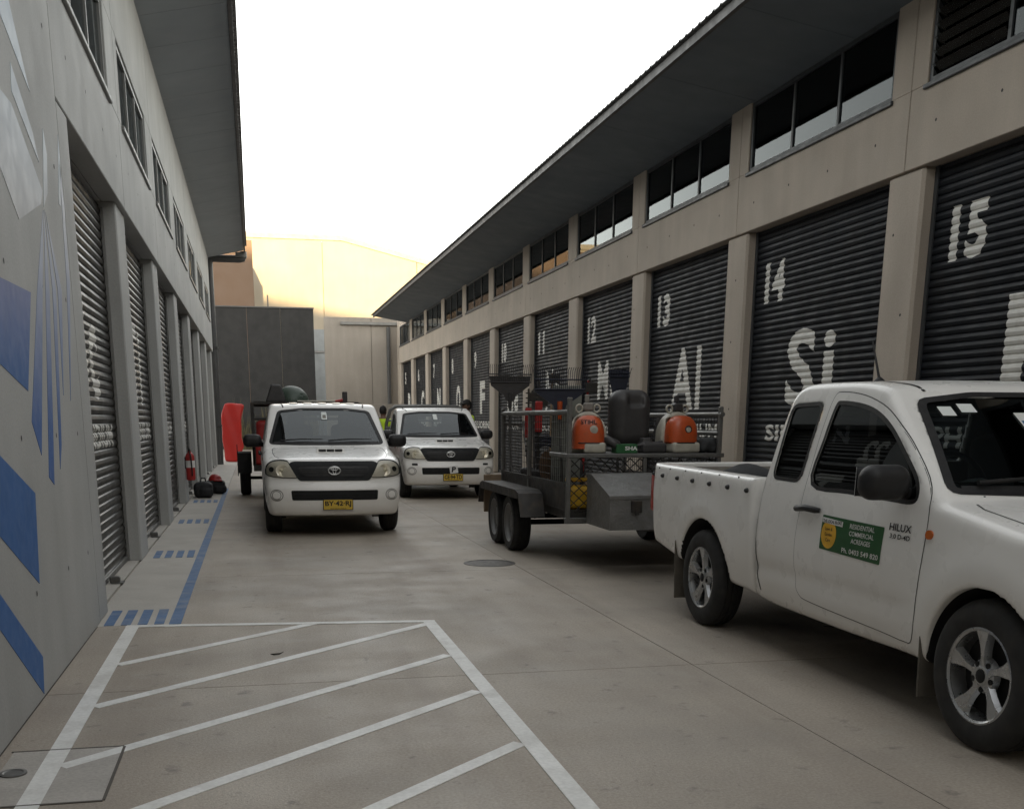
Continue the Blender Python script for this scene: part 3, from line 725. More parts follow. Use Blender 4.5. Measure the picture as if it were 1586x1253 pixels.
class Skin:
    def __init__(s, f, parent): s.f = f; s.par = parent
    def patch(s, name, outline, mode, off, th, mat, parent=None, step=.05, hole=None, sgn=1, smooth=40):
        out = np.array(outline, float)
        def dens(P):
            r = []
            for i in range(len(P)):
                a, b = np.array(P[i]), np.array(P[(i+1) % len(P)]); k = max(1, int(np.linalg.norm(b-a)/step))
                r += [tuple(a+(b-a)*j/k) for j in range(k)]
            return r
        loops = [dens(out)]+([dens(h) for h in hole] if hole else [])
        pts = []; ed = []
        for l in loops:
            b = len(pts); pts += l; ed += [(b+i, b+(i+1) % len(l)) for i in range(len(l))]
        nb = len(pts)
        gx = np.arange(out[:, 0].min(), out[:, 0].max(), step); gy = np.arange(out[:, 1].min(), out[:, 1].max(), step)
        G = np.array([(x, y) for x in gx for y in gy]) if len(gx) and len(gy) else np.zeros((0, 2))
        if len(G):
            d = poly_sdf(out, G[:, 0], G[:, 1]) < -.35*step
            for h in (hole or []): d &= poly_sdf(np.array(h), G[:, 0], G[:, 1]) > .35*step
            pts += [tuple(g) for g in G[d]]
        V2, E2, F2, *_ = delaunay_2d_cdt([Vector(p) for p in pts], ed, [], 0, 1e-6)
        V2 = np.array([(v.x, v.y) for v in V2]); F = []
        C = np.array([V2[list(t)].mean(0) for t in F2]); ins = poly_sdf(out, C[:, 0], C[:, 1]) < 0
        for h in (hole or []): ins &= poly_sdf(np.array(h), C[:, 0], C[:, 1]) > 0
        F = [tuple(t) for t, k in zip(F2, ins) if k]
        q, g = solve(s.f, mode, V2, sgn); top = q+g*off; bot = q+g*(off-th)
        if mode == 'side':
            ok = np.abs(s.f(q[:, 0], q[:, 1], q[:, 2])) < .01; ok &= np.abs(q[:, 1]) > .35; F = [t for t in F if all(ok[i] for i in t)]
        cnt = {}
        for t in F:
            for i in range(3):
                e = (t[i], t[(i+1) % 3]); cnt[e] = cnt.get(e, 0)+1
        bd = [e for e in cnt if (e[1], e[0]) not in cnt]; n = len(V2)
        W = np.concatenate([sv(top), sv(bot)])
        F = F+[(e[1], e[0], n+e[0], n+e[1]) for e in bd]
        # orient outward
        Tt = np.array([t for t in F if len(t) == 3]); nrm = np.cross(W[Tt[:, 1]]-W[Tt[:, 0]], W[Tt[:, 2]]-W[Tt[:, 0]])
        if (nrm*sv(g)[Tt[:, 0]]).sum() < 0: F = [t[::-1] for t in F]
        o = mesh(name, W, F, mat, parent or s.par, smooth)
        G = gradf(s.f, q, .03); G = sv(G/(np.linalg.norm(G, axis=1)[:, None]+1e-9)); o.data.normals_split_custom_set_from_vertices([tuple(n) for n in np.concatenate([G, G*0])])
        return o
    def strip(s, name, line, mode, w, off, mat, parent=None, sgn=1, step=.04, closed=False):
        L = list(line)+([line[0]] if closed else []); P = []
        for i in range(len(L)-1):
            a, b = np.array(L[i], float), np.array(L[i+1], float); k = max(1, int(np.linalg.norm(b-a)/step))
            P += [a+(b-a)*j/k for j in range(k)]
        if not closed: P.append(np.array(L[-1], float))
        P = np.array(P); q, g = solve(s.f, mode, P, sgn); n = len(P)
        T = np.roll(q, -1, 0)-np.roll(q, 1, 0)
        if not closed: T[0] = q[1]-q[0]; T[-1] = q[-1]-q[-2]
        T /= np.linalg.norm(T, axis=1)[:, None]+1e-9; Sd = np.cross(g, T)
        V = np.concatenate([sv(q+Sd*w/2+g*off), sv(q-Sd*w/2+g*off)]); F = []
        for i in range(n if closed else n-1):
            j = (i+1) % n; F.append((i, j, n+j, n+i))
        return mesh(name, V, F, mat, parent or s.par, 60)
    def text(s, name, t, cx, cy, w, h, mode, off, mat, parent=None, sgn=1, flip=1, bold=.02):
        def fn(x, y): return (cx+flip*x, cy+y)
        A, F, ar = text2d(t, bold)
        if w is None: w = h*ar
        P = np.stack([cx+flip*(A[:, 0]-.5)*w, cy+(A[:, 1]-.5)*h], -1); q, g = solve(s.f, mode, P, sgn)
        return mesh(name, sv(q+g*off), F, mat, parent or s.par)

def wheel(parent, x, y, r, wd, out, style='alloy'):
    # x lateral centre, y along the lane; out = +1/-1 lateral direction of the outer face
    h = wd/2
    m = MB(); rr = r
    pr = [(.20, -h*.82), (.235, -h*.98), (.29, -h), (rr-.035, -h*.94), (rr-.012, -h*.80), (rr-.002, -h*.62), (rr, -h*.45), (rr-.008, -h*.42), (rr-.008, -h*.36), (rr, -h*.33), (rr+.001, -h*.06),
          (rr-.008, -h*.04), (rr-.008, h*.04), (rr+.001, h*.06), (rr, h*.33), (rr-.008, h*.36), (rr-.008, h*.42), (rr, h*.45), (rr-.002, h*.62), (rr-.012, h*.80), (rr-.035, h*.94), (.29, h), (.235, h*.98), (.20, h*.82)]
    m.lathe(pr, (x, y, r), (out, 0, 0), 56)
    t = m.build('wheel', K['rubber'], parent, 35)
    rim = MB(); o = Vector((x, y, r)); A = Vector((out, 0, 0)); U = Vector((0, 1, 0)); W = Vector((0, 0, 1))
    if style == 'alloy':
        rim.lathe([(.222, h*.80), (.224, h*.90), (.213, h*.93), (.203, h*.86), (.198, h*.55), (.19, -h*.5)], o, A, 48)
        for k in range(5):
            a0 = 2*math.pi*k/5+.25
            def pt(rad_, t_, d): 
                c = o+A*d; u = U*math.cos(a0)+W*math.sin(a0); w_ = W*math.cos(a0)-U*math.sin(a0); return c+u*rad_+w_*t_
            sec = [(.035, -.028, .034, .70), (.075, -.026, .020, .70), (.12, -.026, .026, .74), (.165, -.034, .044, .80), (.206, -.050, .058, .84)]
            V = []; F = []
            for (rd, t0, t1, d) in sec: V += [pt(rd, t0, h*d-.022), pt(rd, t0+.012, h*d), pt(rd, t1-.010, h*d+.004), pt(rd, t1, h*d-.03)]
            for i in range(4):
                for j in range(3): F.append((4*i+j, 4*i+j+1, 4*i+j+5, 4*i+j+4))
            rim.add(V, F)
        rim.lathe([(.085, h*.40), (.075, h*.66), (.045, h*.72), (.040, h*.76), (.0005, h*.78)], o, A, 24)
        rm = rim.build('rim', K['alloy'], t, 30)
        d = MB()
        for k in range(5):
            a = 2*math.pi*(k+.5)/5+.25; c = o+U*(math.cos(a)*.062)+W*(math.sin(a)*.062); d.lathe([(.014, h*.60), (.014, h*.72), (.007, h*.725), (.0005, h*.70)], c, A, 8)
        d.lathe([(.032, h*.775), (.03, h*.79), (.0005, h*.79)], o, A, 20); d.lathe([(.19, h*.15), (.0005, h*.15)], o, A, 24)
        bpy_o = d.build('hub', K['under'], t, 40)
    else:
        rim.lathe([(.222, h*.80), (.224, h*.90), (.210, h*.92), (.200, h*.80), (.192, h*.5), (.165, h*.30), (.135, h*.42), (.085, h*.44), (.06, h*.40), (.05, h*.62), (.0005, h*.66)], o, A, 36)
        rim.build('rim', K['steelw'], t, 30)
        d = MB()
        for k in range(8):
            a = 2*math.pi*k/8; c = o+U*(math.cos(a)*.155)+W*(math.sin(a)*.155); d.lathe([(.016, h*.36), (.0005, h*.36)], c, A, 8)
        d.build('hub', K['under'], t)
    return t
def emblem(par, mat, o, sc):
    m = MB()
    def el(cx, cz, a, b, r):
        m.tube([(o[0]+(cx+a*math.cos(t))*sc, o[1]-.004*math.cos(t*2)*sc, o[2]+(cz+b*math.sin(t))*sc) for t in np.linspace(0, 2*math.pi, 28, False)], r*sc, 6, True)
    el(0, 0, 1.0, .66, .11); el(0, .30, .62, .20, .09); el(0, .02, .24, .60, .09)
    return m.build('emblem', mat, par, 60)

def ute(label, xc, ya, cab, alloy, plate, group, step=.018, hero=False, lift=0.0):
    root = empty('utility_truck', (xc, ya, lift), 0, label, 'ute', group)
    dL = {'extra': 0.0, 'dual': .62, 'single': -.42}[cab]; rs = 2.25+dL
    f0, arch = make_body(dL, rs)
    # openings
    qw = rpoly([(1.745, 1.105), (2.085, 1.11), (2.055, 1.535), (1.70, 1.545)], .06)
    dw = spline([(1.60, 1.10), (1.2, 1.078), (.80, 1.068), (.63, 1.066), (.585, 1.095), (.625, 1.175), (.78, 1.295), (.94, 1.405), (1.10, 1.482), (1.27, 1.525), (1.50, 1.545), (1.555, 1.52), (1.585, 1.35)], 4)
    wins = {'extra': [dw, qw], 'single': [dw], 'dual': [dw, rpoly([(1.73, 1.105), (2.42, 1.12), (2.44, 1.25), (2.30, 1.52), (1.69, 1.55)], .06)]}[cab]
    def wshw(z): return np.interp(z, [1.10, 1.58], [.755, .625])
    def cut(s, v, z):
        av = np.abs(v)
        c = np.maximum(f0(s, v, z)+.055, np.maximum(.99-z, .50-s)); c = np.maximum(c, s-(rs-.10))
        ws = np.maximum(np.maximum(av-wshw(z)+.006, 1.132-z), np.maximum(z-1.572+.035*(av/.6)**2, s-1.3))
        c = np.minimum(c, np.maximum(ws, .25-s))
        for w in wins:
            c = np.minimum(c, np.maximum(poly_sdf(w, s, z)-.001, .45-av))
        c = np.minimum(c, np.maximum(np.maximum(av-.50, 1.20-z), np.maximum(z-1.50, rs-.45-s)))
        return c
    fb = lambda x, y, z: np.maximum(np.maximum(f0(y, x, z), -arch(y, x, z)), -cut(y, x, z))
    def mf(c):
        x, y, z = c.T; r = np.sqrt(y*y+(z-.345)**2); blk = ((r < ARCHR+.012) & (np.abs(x) < .83)) | (z < .315) & (y > -.3)
        f = f0(y, x, z); inner = (f < -.02) & (z > .9)
        return np.where(inner, 2, np.where(blk, 1, 0))
    def nf(V):
        x, y, z = V.T; g = gradf(lambda a, b, c: f0(b, a, c), V, .03); g /= np.linalg.norm(g, axis=1)[:, None]+1e-9
        ok = (np.abs(f0(y, x, z)) < .004) & (arch(y, x, z) > .03) & (cut(y, x, z) > .03); return g*ok[:, None]
    surf_obj('body', fb, (-1.0, -1.0, .2), (1.0, rs+.12, 1.78), step, [K['paint'], K['under'], K['liner']], root, mf, 50, 3, None, nf)
    S = Skin(f0, root)
    sides = (-1, 1)
    # glass with rubber surrounds
    for sg in sides:
        for i, w in enumerate(wins):
            S.patch('side_window', w, 'side', -.006, .004, K['tint'], None, .06, None, sg)
            S.strip('window_seal', w, 'side', .024, .003, K['blackpl'], None, sg, .05, True)
    zz = np.linspace(1.125, 1.575, 8); wo_ = [(-float(wshw(z)), z-.0) for z in zz]+[(float(wshw(z)), z) for z in zz[::-1]]
    wsp = rpoly([(-.752, 1.128), (-.612, 1.548), (-.30, 1.582), (.30, 1.582), (.612, 1.548), (.752, 1.128), (.4, 1.118), (-.4, 1.118)], .04, 3)
    S.patch('windscreen', wsp, 'front', -.004, .004, K['glass'], None, .07)
    S.strip('windscreen_seal', wsp, 'front', .045, .002, K['blackpl'], None, 1, .05, True)
    S.strip('cowl_panel', [(-.70, 1.135), (0, 1.132), (.70, 1.135)], 'front', .05, .003, K['blackpl'])
    for (a, b) in (((-.62, 1.150), (-.05, 1.165)), ((.02, 1.150), (.60, 1.165))):
        q, g = solve(f0, 'front', [a, ((a[0]+b[0])/2, 1.168), b]); m = MB(); m.tube(sv(q+g*.022), [.012, .010, .006], 6); m.build('wiper', K['blackpl'], root)
    # roof ditch mouldings
    for sg in sides:
        S.strip('roof_moulding', [(s, sg*v) for s, v in zip(np.linspace(1.05, 1.95+dL, 10), np.interp(np.linspace(0, 1, 10), [0, .3, 1], [.55, .60, .60]))], 'top', .020, .003, K['blackpl'])
    # doors
    fd = spline([(1.66, 1.10), (1.70, .80), (1.705, .56), (1.66, .455), (1.50, .425), (.80, .395), (.60, .385), (.515, .41), (.49, .60), (.465, .85), (.470, 1.03), (.52, 1.145), (.72, 1.315), (.88, 1.425), (1.05, 1.515), (1.28, 1.578), (1.52, 1.602), (1.60, 1.575), (1.635, 1.40)], 4)
    dlist = [fd]
    if cab == 'dual':
        dlist.append(spline([(1.73, .455), (1.715, .8), (1.69, 1.3), (1.66, 1.57), (1.75, 1.605), (2.2, 1.60), (2.40, 1.55), (2.52, 1.2), (2.55, .95), (2.50, .62), (2.40, .455)], 4))
    for sg in sides:
        for i, d_ in enumerate(dlist):
            dr = S.patch('door', d_, 'side', .0025, .006, K['paint'], None, .05, [wins[i]], sg, 60)
            S.strip('door_gap', d_, 'side', .011, .0012, K['ink'], dr, sg, .04, True)
            hs = 1.57 if i == 0 else 2.42
            q, g = solve(f0, 'side', [(hs-.13, .958), (hs-.11, .958), (hs, .962), (hs+.105, .952), (hs+.12, .95)], sg)
            m = MB(); pts = q+g*np.array([.012, .032, .036, .032, .012])[:, None]; m.tube(sv(pts), [.014, .018, .019, .018, .012], 8); m.build('door_handle', K['blackpl'], dr, 60)
            S.patch('handle_recess', [(hs+.035*math.cos(t), .962+.05*math.sin(t)) for t in np.linspace(0, 2*math.pi, 16, False)], 'side', .0035, .002, K['liner'] if False else K['paint'], dr, .03, None, sg)
        # bonnet, fender, bumper seams
        S.strip('fender_gap', [(.465, 1.08), (.40, 1.105)], 'side', .008, .0015, K['ink'], None, sg)
        S.strip('bumper_gap', [(-.40, .50), (-.42, .62), (-.46, .69), (-.58, .735)], 'side', .007, .0015, K['ink'], None, sg, .02)
    for sg in sides:
        S.strip('bonnet_gap', [(.335, sg*.70), (.24, sg*.73), (-.05, sg*.735), (-.35, sg*.715), (-.52, sg*.665)], 'top', .008, .0015, K['ink'], None, 1, .03)
    # mirrors
    for sg in sides:
        def mir(x, y, z, sg=sg):
            a = rbox(x, y, z, (sg*.985, .66, 1.16), (.125, .075, .085), .07)
            return smin(a, caps(x, y, z, (sg*.80, .68, 1.10), (sg*.93, .68, 1.12), .03), .03)
        mo = surf_obj('wing_mirror', mir, (min(sg*.72, sg*1.15)-.02, .5, 1.0), (max(sg*.72, sg*1.15)+.02, .82, 1.3), .016, K['blackpl'], root)
        m = MB(); m.bbox(sg*.985-.105, sg*.985+.105, .735, .739, 1.09, 1.23, .002); m.build('mirror_glass', K['chrome'], mo)
    # lamps
    hl = {1: spline([(.450, .742), (.495, .805), (.545, .895), (.575, .932), (.68, .938), (.77, .918), (.815, .875), (.828, .81), (.805, .762), (.63, .737)], 3)}
    hl[-1] = [(-a, b) for a, b in hl[1]][::-1]
    for sg in sides:
        lp = S.patch('headlight', hl[sg], 'front', .004, .012, K['reflector'], None, .03)
        S.strip('lamp_edge', hl[sg], 'front', .010, .005, K['blackpl'], lp, 1, .03, True)
        q, g = solve(f0, 'front', [(sg*.64, .825)]); m = MB()
        c = sv(q+g*.004)[0]; m.lathe([(.078, .002), (.076, .012), (.055, .004), (.028, -.001), (.020, .010), (.0005, .016)], c, (0, -1, .12), 24); m.build('lamp_bowl', K['lampbowl'], lp, 50)
        q, g = solve(f0, 'front', [(sg*.765, .835)]); m = MB(); m.lathe([(.034, .002), (.030, .010), (.0005, .012)], sv(q+g*.004)[0], (sg*.5, -1, .1), 16); m.build('turn_bulb', K['greypl'], lp, 50)
        S.patch('lamp_lens', hl[sg], 'front', .022, .016, K['lens'], lp, .03)
        # fog lamp cover in the bumper
        cx = sg*.715
        S.strip('fog_surround', [(cx+.075*math.cos(t), .525+.066*math.sin(t)) for t in np.linspace(0, 2*math.pi, 20, False)], 'front', .010, .003, K['liner'], None, 1, .03, True)
        S.patch('fog_cover', [(cx+.05*math.cos(t), .525+.048*math.sin(t)) for t in np.linspace(0, 2*math.pi, 18, False)], 'front', .008, .01, K['paint'], None, .03)
        S.strip('fog_edge', [(cx+.052*math.cos(t), .525+.050*math.sin(t)) for t in np.linspace(0, 2*math.pi, 20, False)], 'front', .006, .0085, K['ink'], None, 1, .03, True)
    gr = S.patch('grille', rpoly([(-.435, .70), (.435, .70), (.475, .76), (.555, .905), (.50, .930), (-.50, .930), (-.555, .905), (-.475, .76)], .05), 'front', .010, .02, K['greypl'], None, .05)
    S.strip('grille_rim', rpoly([(-.36, .75), (.36, .75), (.43, .80), (.45, .86), (.40, .885), (-.40, .885), (-.45, .86), (-.43, .80)], .05), 'front', .016, .020, K['greypl'], gr, 1, .03, True)
    S.patch('grille_mesh', rpoly([(-.36, .755), (.36, .755), (.425, .80), (.44, .855), (.40, .878), (-.40, .878), (-.44, .855), (-.425, .80)], .05), 'front', .013, .003, K['blackpl'], gr, .05)
    for z in (.79, .815, .84):
        S.strip('grille_bar', [(-.40, z), (0, z), (.40, z)], 'front', .007, .0165, K['greypl'], gr)
    q, g = solve(f0, 'front', [(0, .818)]); emblem(gr, K['badge'], sv(q+g*.030)[0], .073)
    S.patch('bumper_intake', rpoly([(-.53, .465), (.53, .465), (.54, .585), (-.54, .585)], .02), 'front', .003, .006, K['under'], None, .05)
    for z in (.50, .545): S.strip('intake_bar', [(-.5, z), (0, z), (.5, z)], 'front', .008, .008, K['greypl'])
    S.strip('bumper_line', [(-.80, .30), (-.4, .275), (0, .272), (.4, .275), (.80, .30)], 'front', .02, .001, K['under'])
    # bonnet scoop
    m = MB(); q, g = solve(f0, 'top', [(-.20, 0), (.12, 0)]); z0, z1 = q[0, 2], q[1, 2]
    V = [(-.19, -.22, z0-.01), (.19, -.22, z0-.01), (.17, -.205, z0+.048), (-.17, -.205, z0+.048), (-.19, .16, z1-.01), (.19, .16, z1-.01), (.14, .10, z1+.014), (-.14, .10, z1+.014)]
    m.add(V, [(0, 1, 2, 3), (3, 2, 6, 7), (0, 3, 7, 4), (1, 5, 6, 2), (7, 6, 5, 4)]); sc = m.build('bonnet_scoop', K['paint'], root, 50)
    for i in range(3):
        m = MB(); x = -.105+.105*i; m.bbox(x-.048, x+.048, -.222, -.200, z0+.008, z0+.040, .005); m.build('scoop_slot', K['ink'], sc)
    # number plate
    if plate:
        q, g = solve(f0, 'front', [(0.03, .41)]); c = sv(q)[0]; y = c[1]-.022
        m = MB(); m.bbox(c[0]-.187, c[0]+.187, y, y+.02, .345, .478, .004); pl = m.build('number_plate', K['ink'], root)
        m = MB(); m.box(c[0]-.178, c[0]+.178, y-.002, y-.0005, .352, .471); m.build('plate_face', K['plate_y'], pl)
        text_mesh('plate_text', plate, .325, .078, lambda a, b: (c[0]+a, y-.004, .418+b), K['ink'], pl, .03)
        text_mesh('plate_state', 'NEW SOUTH WALES', .20, .014, lambda a, b: (c[0]+a, y-.004, .363+b), K['ink'], pl, .01)
    # wheels, flaps, underside
    st = 'alloy' if alloy else 'steel'
    axr = 3.085
    for sg in sides:
        wheel(root, sg*.755, 0, .345, .21, sg, st); wheel(root, sg*.755, axr, .345, .21, sg, st)
        R = Matrix.Rotation(rad(-4), 3, 'X')
        m = MB(); m.bbox(sg*.72-.135, sg*.72+.135, .425, .437, .14, .50, .004, R); m.build('mud_flap', K['flap'], root)
        m = MB(); m.bbox(sg*.72-.135, sg*.72+.135, axr+.475, axr+.487, .12, .56, .004, R); m.build('mud_flap', K['flap'], root)
        S.patch('side_indicator', [(.43+.026*math.cos(t), .928+.022*math.sin(t)) for t in np.linspace(0, 2*math.pi, 14, False)], 'side', .010, .012, K['amber'], None, .02, None, sg)
    m = MB()
    m.box(-.45, -.37, -.5, 4.1, .36, .48); m.box(.37, .45, -.5, 4.1, .36, .48); m.tube([(-.70, 0, .345), (.70, 0, .345)], .05, 8); m.tube([(-.70, axr, .345), (.70, axr, .345)], .055, 8)
    m.lathe([(.05, -.1), (.15, -.06), (.15, .06), (.05, .1)], (0.0, axr, .345), (1, 0, 0), 12); m.box(-.35, .35, .4, 2.0, .26, .42); m.build('chassis', K['under'], root)
    # cabin
    m = MB(); m.prism([(.46, .95), (.84, .95), (.86, 1.08), (.76, 1.155), (.56, 1.14), (.46, 1.09)], 'yz', -.70, .70); da = m.build('dashboard', K['dash'], root)
    m = MB(); cc = Vector((-.36, .98, 1.12)); m.tube([tuple(cc+Vector((.18*math.cos(t), .075*math.sin(t), .165*math.sin(t)))) for t in np.linspace(0, 2*math.pi, 24, False)], .015, 6, True); m.tube([tuple(cc), (-.36, .76, .98)], .03, 8); m.build('steering_wheel', K['blackpl'], da, 60)
    for sx in (-.36, .36):
        def seat(x, y, z, sx=sx):
            a = rbox(x, y, z, (sx, 1.52, 1.10), (.23, .085, .27), .07); return smin(a, rbox(x, y, z, (sx, 1.56, 1.43), (.12, .055, .09), .05), .03)
        surf_obj('seat', seat, (sx-.3, 1.36, .8), (sx+.3, 1.72, 1.6), .03, K['seat'], root)
    return root, S, f0, dL

def text_flat(par, t, w, h, fn, mat, nm, bold=.015): return text_mesh(nm, t, w, h, fn, mat, par, bold)

def tub(root, s0, s1, step):
    # styleside tray: outer skin with wheel arch, inner box, rolled rail
    TW = np.array(spline([(.30, .80), (.45, .822), (.60, .846), (.80, .860), (1.0, .858), (1.08, .852), (1.2, .845)], 5, False))
    axr = 3.085
    P = [(s0, .345), (2.55, .36), (3.6, .42), (s1-.05, .50), (s1, .60), (s1+.02, .9), (s1, 1.118), (s0, 1.095)]
    T = Tab(P, (s0-.3, .1), (s1+.3, 1.5))
    def f0(s, v, z):
        av = np.abs(v); rr = np.sqrt((s-axr)**2+(z-.345)**2)
        w = np.interp(z, TW[:, 0], TW[:, 1])+.012*np.exp(-((rr-.49)/.09)**2)
        cr = .16*np.maximum(0, (av-.70)/.16)**2.2*sstep(s1-.5, s1, s)
        return smax(T(s+cr, z), (av-w)*.98, .045)
    def f(x, y, z):
        a = f0(y, x, z)
        inn = np.maximum(np.maximum(np.abs(x)-.745, .74-z), np.maximum(s0+.045-y, y-(s1-.06)))
        ar = np.maximum(np.sqrt((y-axr)**2+((z-.345)*1.0)**2)-.425, .50-np.abs(x))
        hump = rbox(x, y, z, (0, axr, .74), (.9, .40, .14), .05)
        inn = np.maximum(inn, -np.maximum(hump, .55-np.abs(x)))
        return np.maximum(np.maximum(a, -inn), -ar)
    def mf(c):
        x, y, z = c.T; r = np.sqrt((y-axr)**2+(z-.345)**2)
        return np.where(((r < .437) & (np.abs(x) < .84)) | ((z < .47) & (np.abs(x) < .76)), 1, np.where((np.abs(x) < .765) & (z < 1.09) & (y > s0+.02) & (y < s1-.04) & (z > .7), 2, 0))
    def nf(V):
        x, y, z = V.T; g = gradf(lambda a, b, c: f0(b, a, c), V, .022); g /= np.linalg.norm(g, axis=1)[:, None]+1e-9
        ok = (np.abs(f0(y, x, z)) < .004) & (np.sqrt((y-axr)**2+(z-.345)**2) > .455) & (np.abs(x) > .80); return g*ok[:, None]
    o = surf_obj('tray_tub', f, (-1.0, s0-.1, .25), (1.0, s1+.14, 1.22), step, [K['paint'], K['under'], K['tubliner']], root, mf, 50, 3, None, nf)
    S = Skin(f0, root)
    return o, S, f0
# ================================================================== the three utes
hero, HS, hf, _ = ute('white extra-cab ute with green sign on its door, nearest on the right', 3.955, 4.016, 'extra', True, None, 'white utes', .0165, True)
to, TS, tf = tub(hero, 2.312, 4.20, .0165)
HS.strip('cab_gap_shade', [(2.155, .40), (2.20, .50), (2.215, .75), (2.20, .95), (2.175, 1.10)], 'side', .013, .002, K['ink'], None, -1, .03)  # black strip on the cab edge, painting in the shade of the tray gap
# door sign, badges, tie-down hooks
sg_ = HS.patch('door_sign', rpoly([(1.415, .752), (.812, .735), (.802, .927), (1.408, .940)], .006, 2), 'side', .0055, .002, K['sgreen'], None, .05, None, -1)
HS.patch('sign_oval', [(1.325+.078*math.cos(t), .838+.078*math.sin(t)) for t in np.linspace(0, 2*math.pi, 22, False)], 'side', .0070, .001, K['sorange'], sg_, .03, None, -1)
HS.patch('sign_band', [(1.402, .900), (1.19, .890), (1.19, .918), (1.402, .928)], 'side', .0078, .001, K['swhite'], sg_, .03, None, -1)
HS.text('sign_title', 'THE LOCAL BLOKE', 1.296, .909, .195, .018, 'side', .0092, K['ink'], sg_, -1, -1, .02)
for i, t in enumerate(('Lawn &', 'Garden', 'Care')): HS.text('sign_words', t, 1.325, .868-.030*i, None, .018, 'side', .0082, K['ink'], sg_, -1, -1, .005)
for i, (t, w) in enumerate((('RESIDENTIAL', .235), ('COMMERCIAL', .235), ('ACREAGES', .185))): HS.text('sign_words', t, 1.0, .903-.038*i, w, .025, 'side', .0068, K['swhite'], sg_, -1, -1, .01)
HS.text('sign_phone', 'Ph. 0403 549 820', 1.0, .770, .35, .027, 'side', .0068, K['swhite'], sg_, -1, -1, .012)
HS.text('badge', 'HILUX', .665, .937, .185, .036, 'side', .0065, K['ink'], None, -1, -1, .02)
HS.text('badge', '3.0 D-4D', .66, .893, .170, .024, 'side', .0065, K['ink'], None, -1, -1, .02)
for i, s_ in enumerate((4.09, 3.87, 3.57, 3.28, 2.98, 2.68, 2.39)):
    for sd in (-1, 1):
        q, g = solve(tf, 'side', [(s_, 1.034-.004*i)], sd); c = sv(q)[0]; m = MB(); m.lathe([(.016, -.004), (.016, .012), (.010, .022), (.0005, .022)], c, (sd, 0, 0), 8); m.build('tie_down_hook', K['blackpl'], to, 40)
        q, g = solve(tf, 'side', [(s_-.12, 1.085)], sd); c = sv(q)[0]; m = MB(); m.lathe([(.006, -.002), (.006, .005), (.0005, .006)], c, (sd, 0, 0), 6); m.build('rail_rivet', K['blackpl'], to, 40)
for sd in (-1, 1):
    def tl(x, y, z, sd=sd): return rbox(x, y, z, (sd*.775, 4.185, .88), (.05, .045, .15), .02)
    surf_obj('tail_light', tl, (sd*.80-.08, 4.1, .68), (sd*.80+.08, 4.26, 1.06), .014, K['red'], hero)
m = MB(); m.bbox(-.70, .70, 4.20, 4.28, .44, .54, .02); m.build('rear_bumper', K['under'], hero)
m = MB(); m.bbox(-.05, .05, 4.25, 4.42, .40, .46, .01); m.lathe([(.012, 0), (.012, .05), (.025, .06), (.025, .09), (.0005, .10)], (0, 4.40, .46), (0, 0, 1), 12); m.build('tow_bar', K['under'], hero)
q, g = solve(hf, 'top', [(1.88, -.30)]); c = sv(q)[0]
m = MB(); m.lathe([(.035, -.005), (.03, .012), (.012, .03)], c, (0, .2, 1), 12); m.tube([c+np.array([0, 0, .015]), c+np.array([-.005, .10, .24])], [.008, .005], 6); m.build('antenna', K['blackpl'], hero, 40)
# windscreen stickers and papers on the dash
for (v0, z0, w, h, mt) in ((-.545, 1.475, .075, .045, 'paper'), (-.43, 1.492, .085, .042, 'paper'), (-.145, 1.375, .10, .115, 'swhite'), (-.135, 1.385, .08, .065, 'sblue'), (-.60, 1.128, .06, .016, 'paper'), (.0, 1.49, .09, .06, 'paper')):
    HS.patch('windscreen_sticker', [(v0, z0), (v0+w, z0), (v0+w, z0+h), (v0, z0+h)], 'front', .002 if mt != 'sblue' else .0035, .001, K[mt], None, .05)
rq = random.Random(8)
def paper(x, y, z, w, l, rz, mt, curl=.02):
    V = []; F = []; R = Matrix.Rotation(rz, 3, 'Z')
    for i in range(5):
        for j in range(5):
            p = R @ Vector(((i/4-.5)*w, (j/4-.5)*l, 0)); V.append((x+p.x, y+p.y, z+curl*math.sin(i*1.3)*math.cos(j)*.6+curl*.7))
    for i in range(4):
        for j in range(4): F.append((i*5+j, i*5+j+1, i*5+j+6, i*5+j+5))
    o = mesh('paper', V, F, K[mt], None, 60, None, (3.955, 4.016, 0)); return o
PL = ['white sheet of paper lying on the dash behind the windscreen', 'second pale sheet on the dash, beside the first', 'teal folded brochure lying on the dash', 'curled teal wrapper at the end of the dash papers']
for i, a in enumerate(((-.50, .64, 1.150, .20, .14, .3, 'paper'), (-.33, .65, 1.153, .20, .15, -.2, 'paper'), (-.12, .645, 1.153, .24, .15, .1, 'teal'), (.08, .65, 1.153, .18, .12, -.3, 'teal'))):
    tag(paper(*a), PL[i], 'paper')
m = MB(); K['cloth'] = M('dark_cloth', (.03, .032, .034), .9)
def bundle(x, y, z): return smin(smin(elli(x, y, z, (3.66, 7.60, .90), (.30, .26, .22)), elli(x, y, z, (3.90, 7.45, .88), (.25, .22, .2)), .08), elli(x, y, z, (3.58, 7.85, .85), (.2, .2, .17)), .1)+.012*np.sin(22*x+9*y)*np.sin(18*z+7*x)
tag(surf_obj('tarpaulin', bundle, (3.25, 7.1, .65), (4.3, 8.15, 1.25), .03, K['cloth']), 'dark crumpled tarpaulin bundled in the tray of the nearest ute', 'tarpaulin')

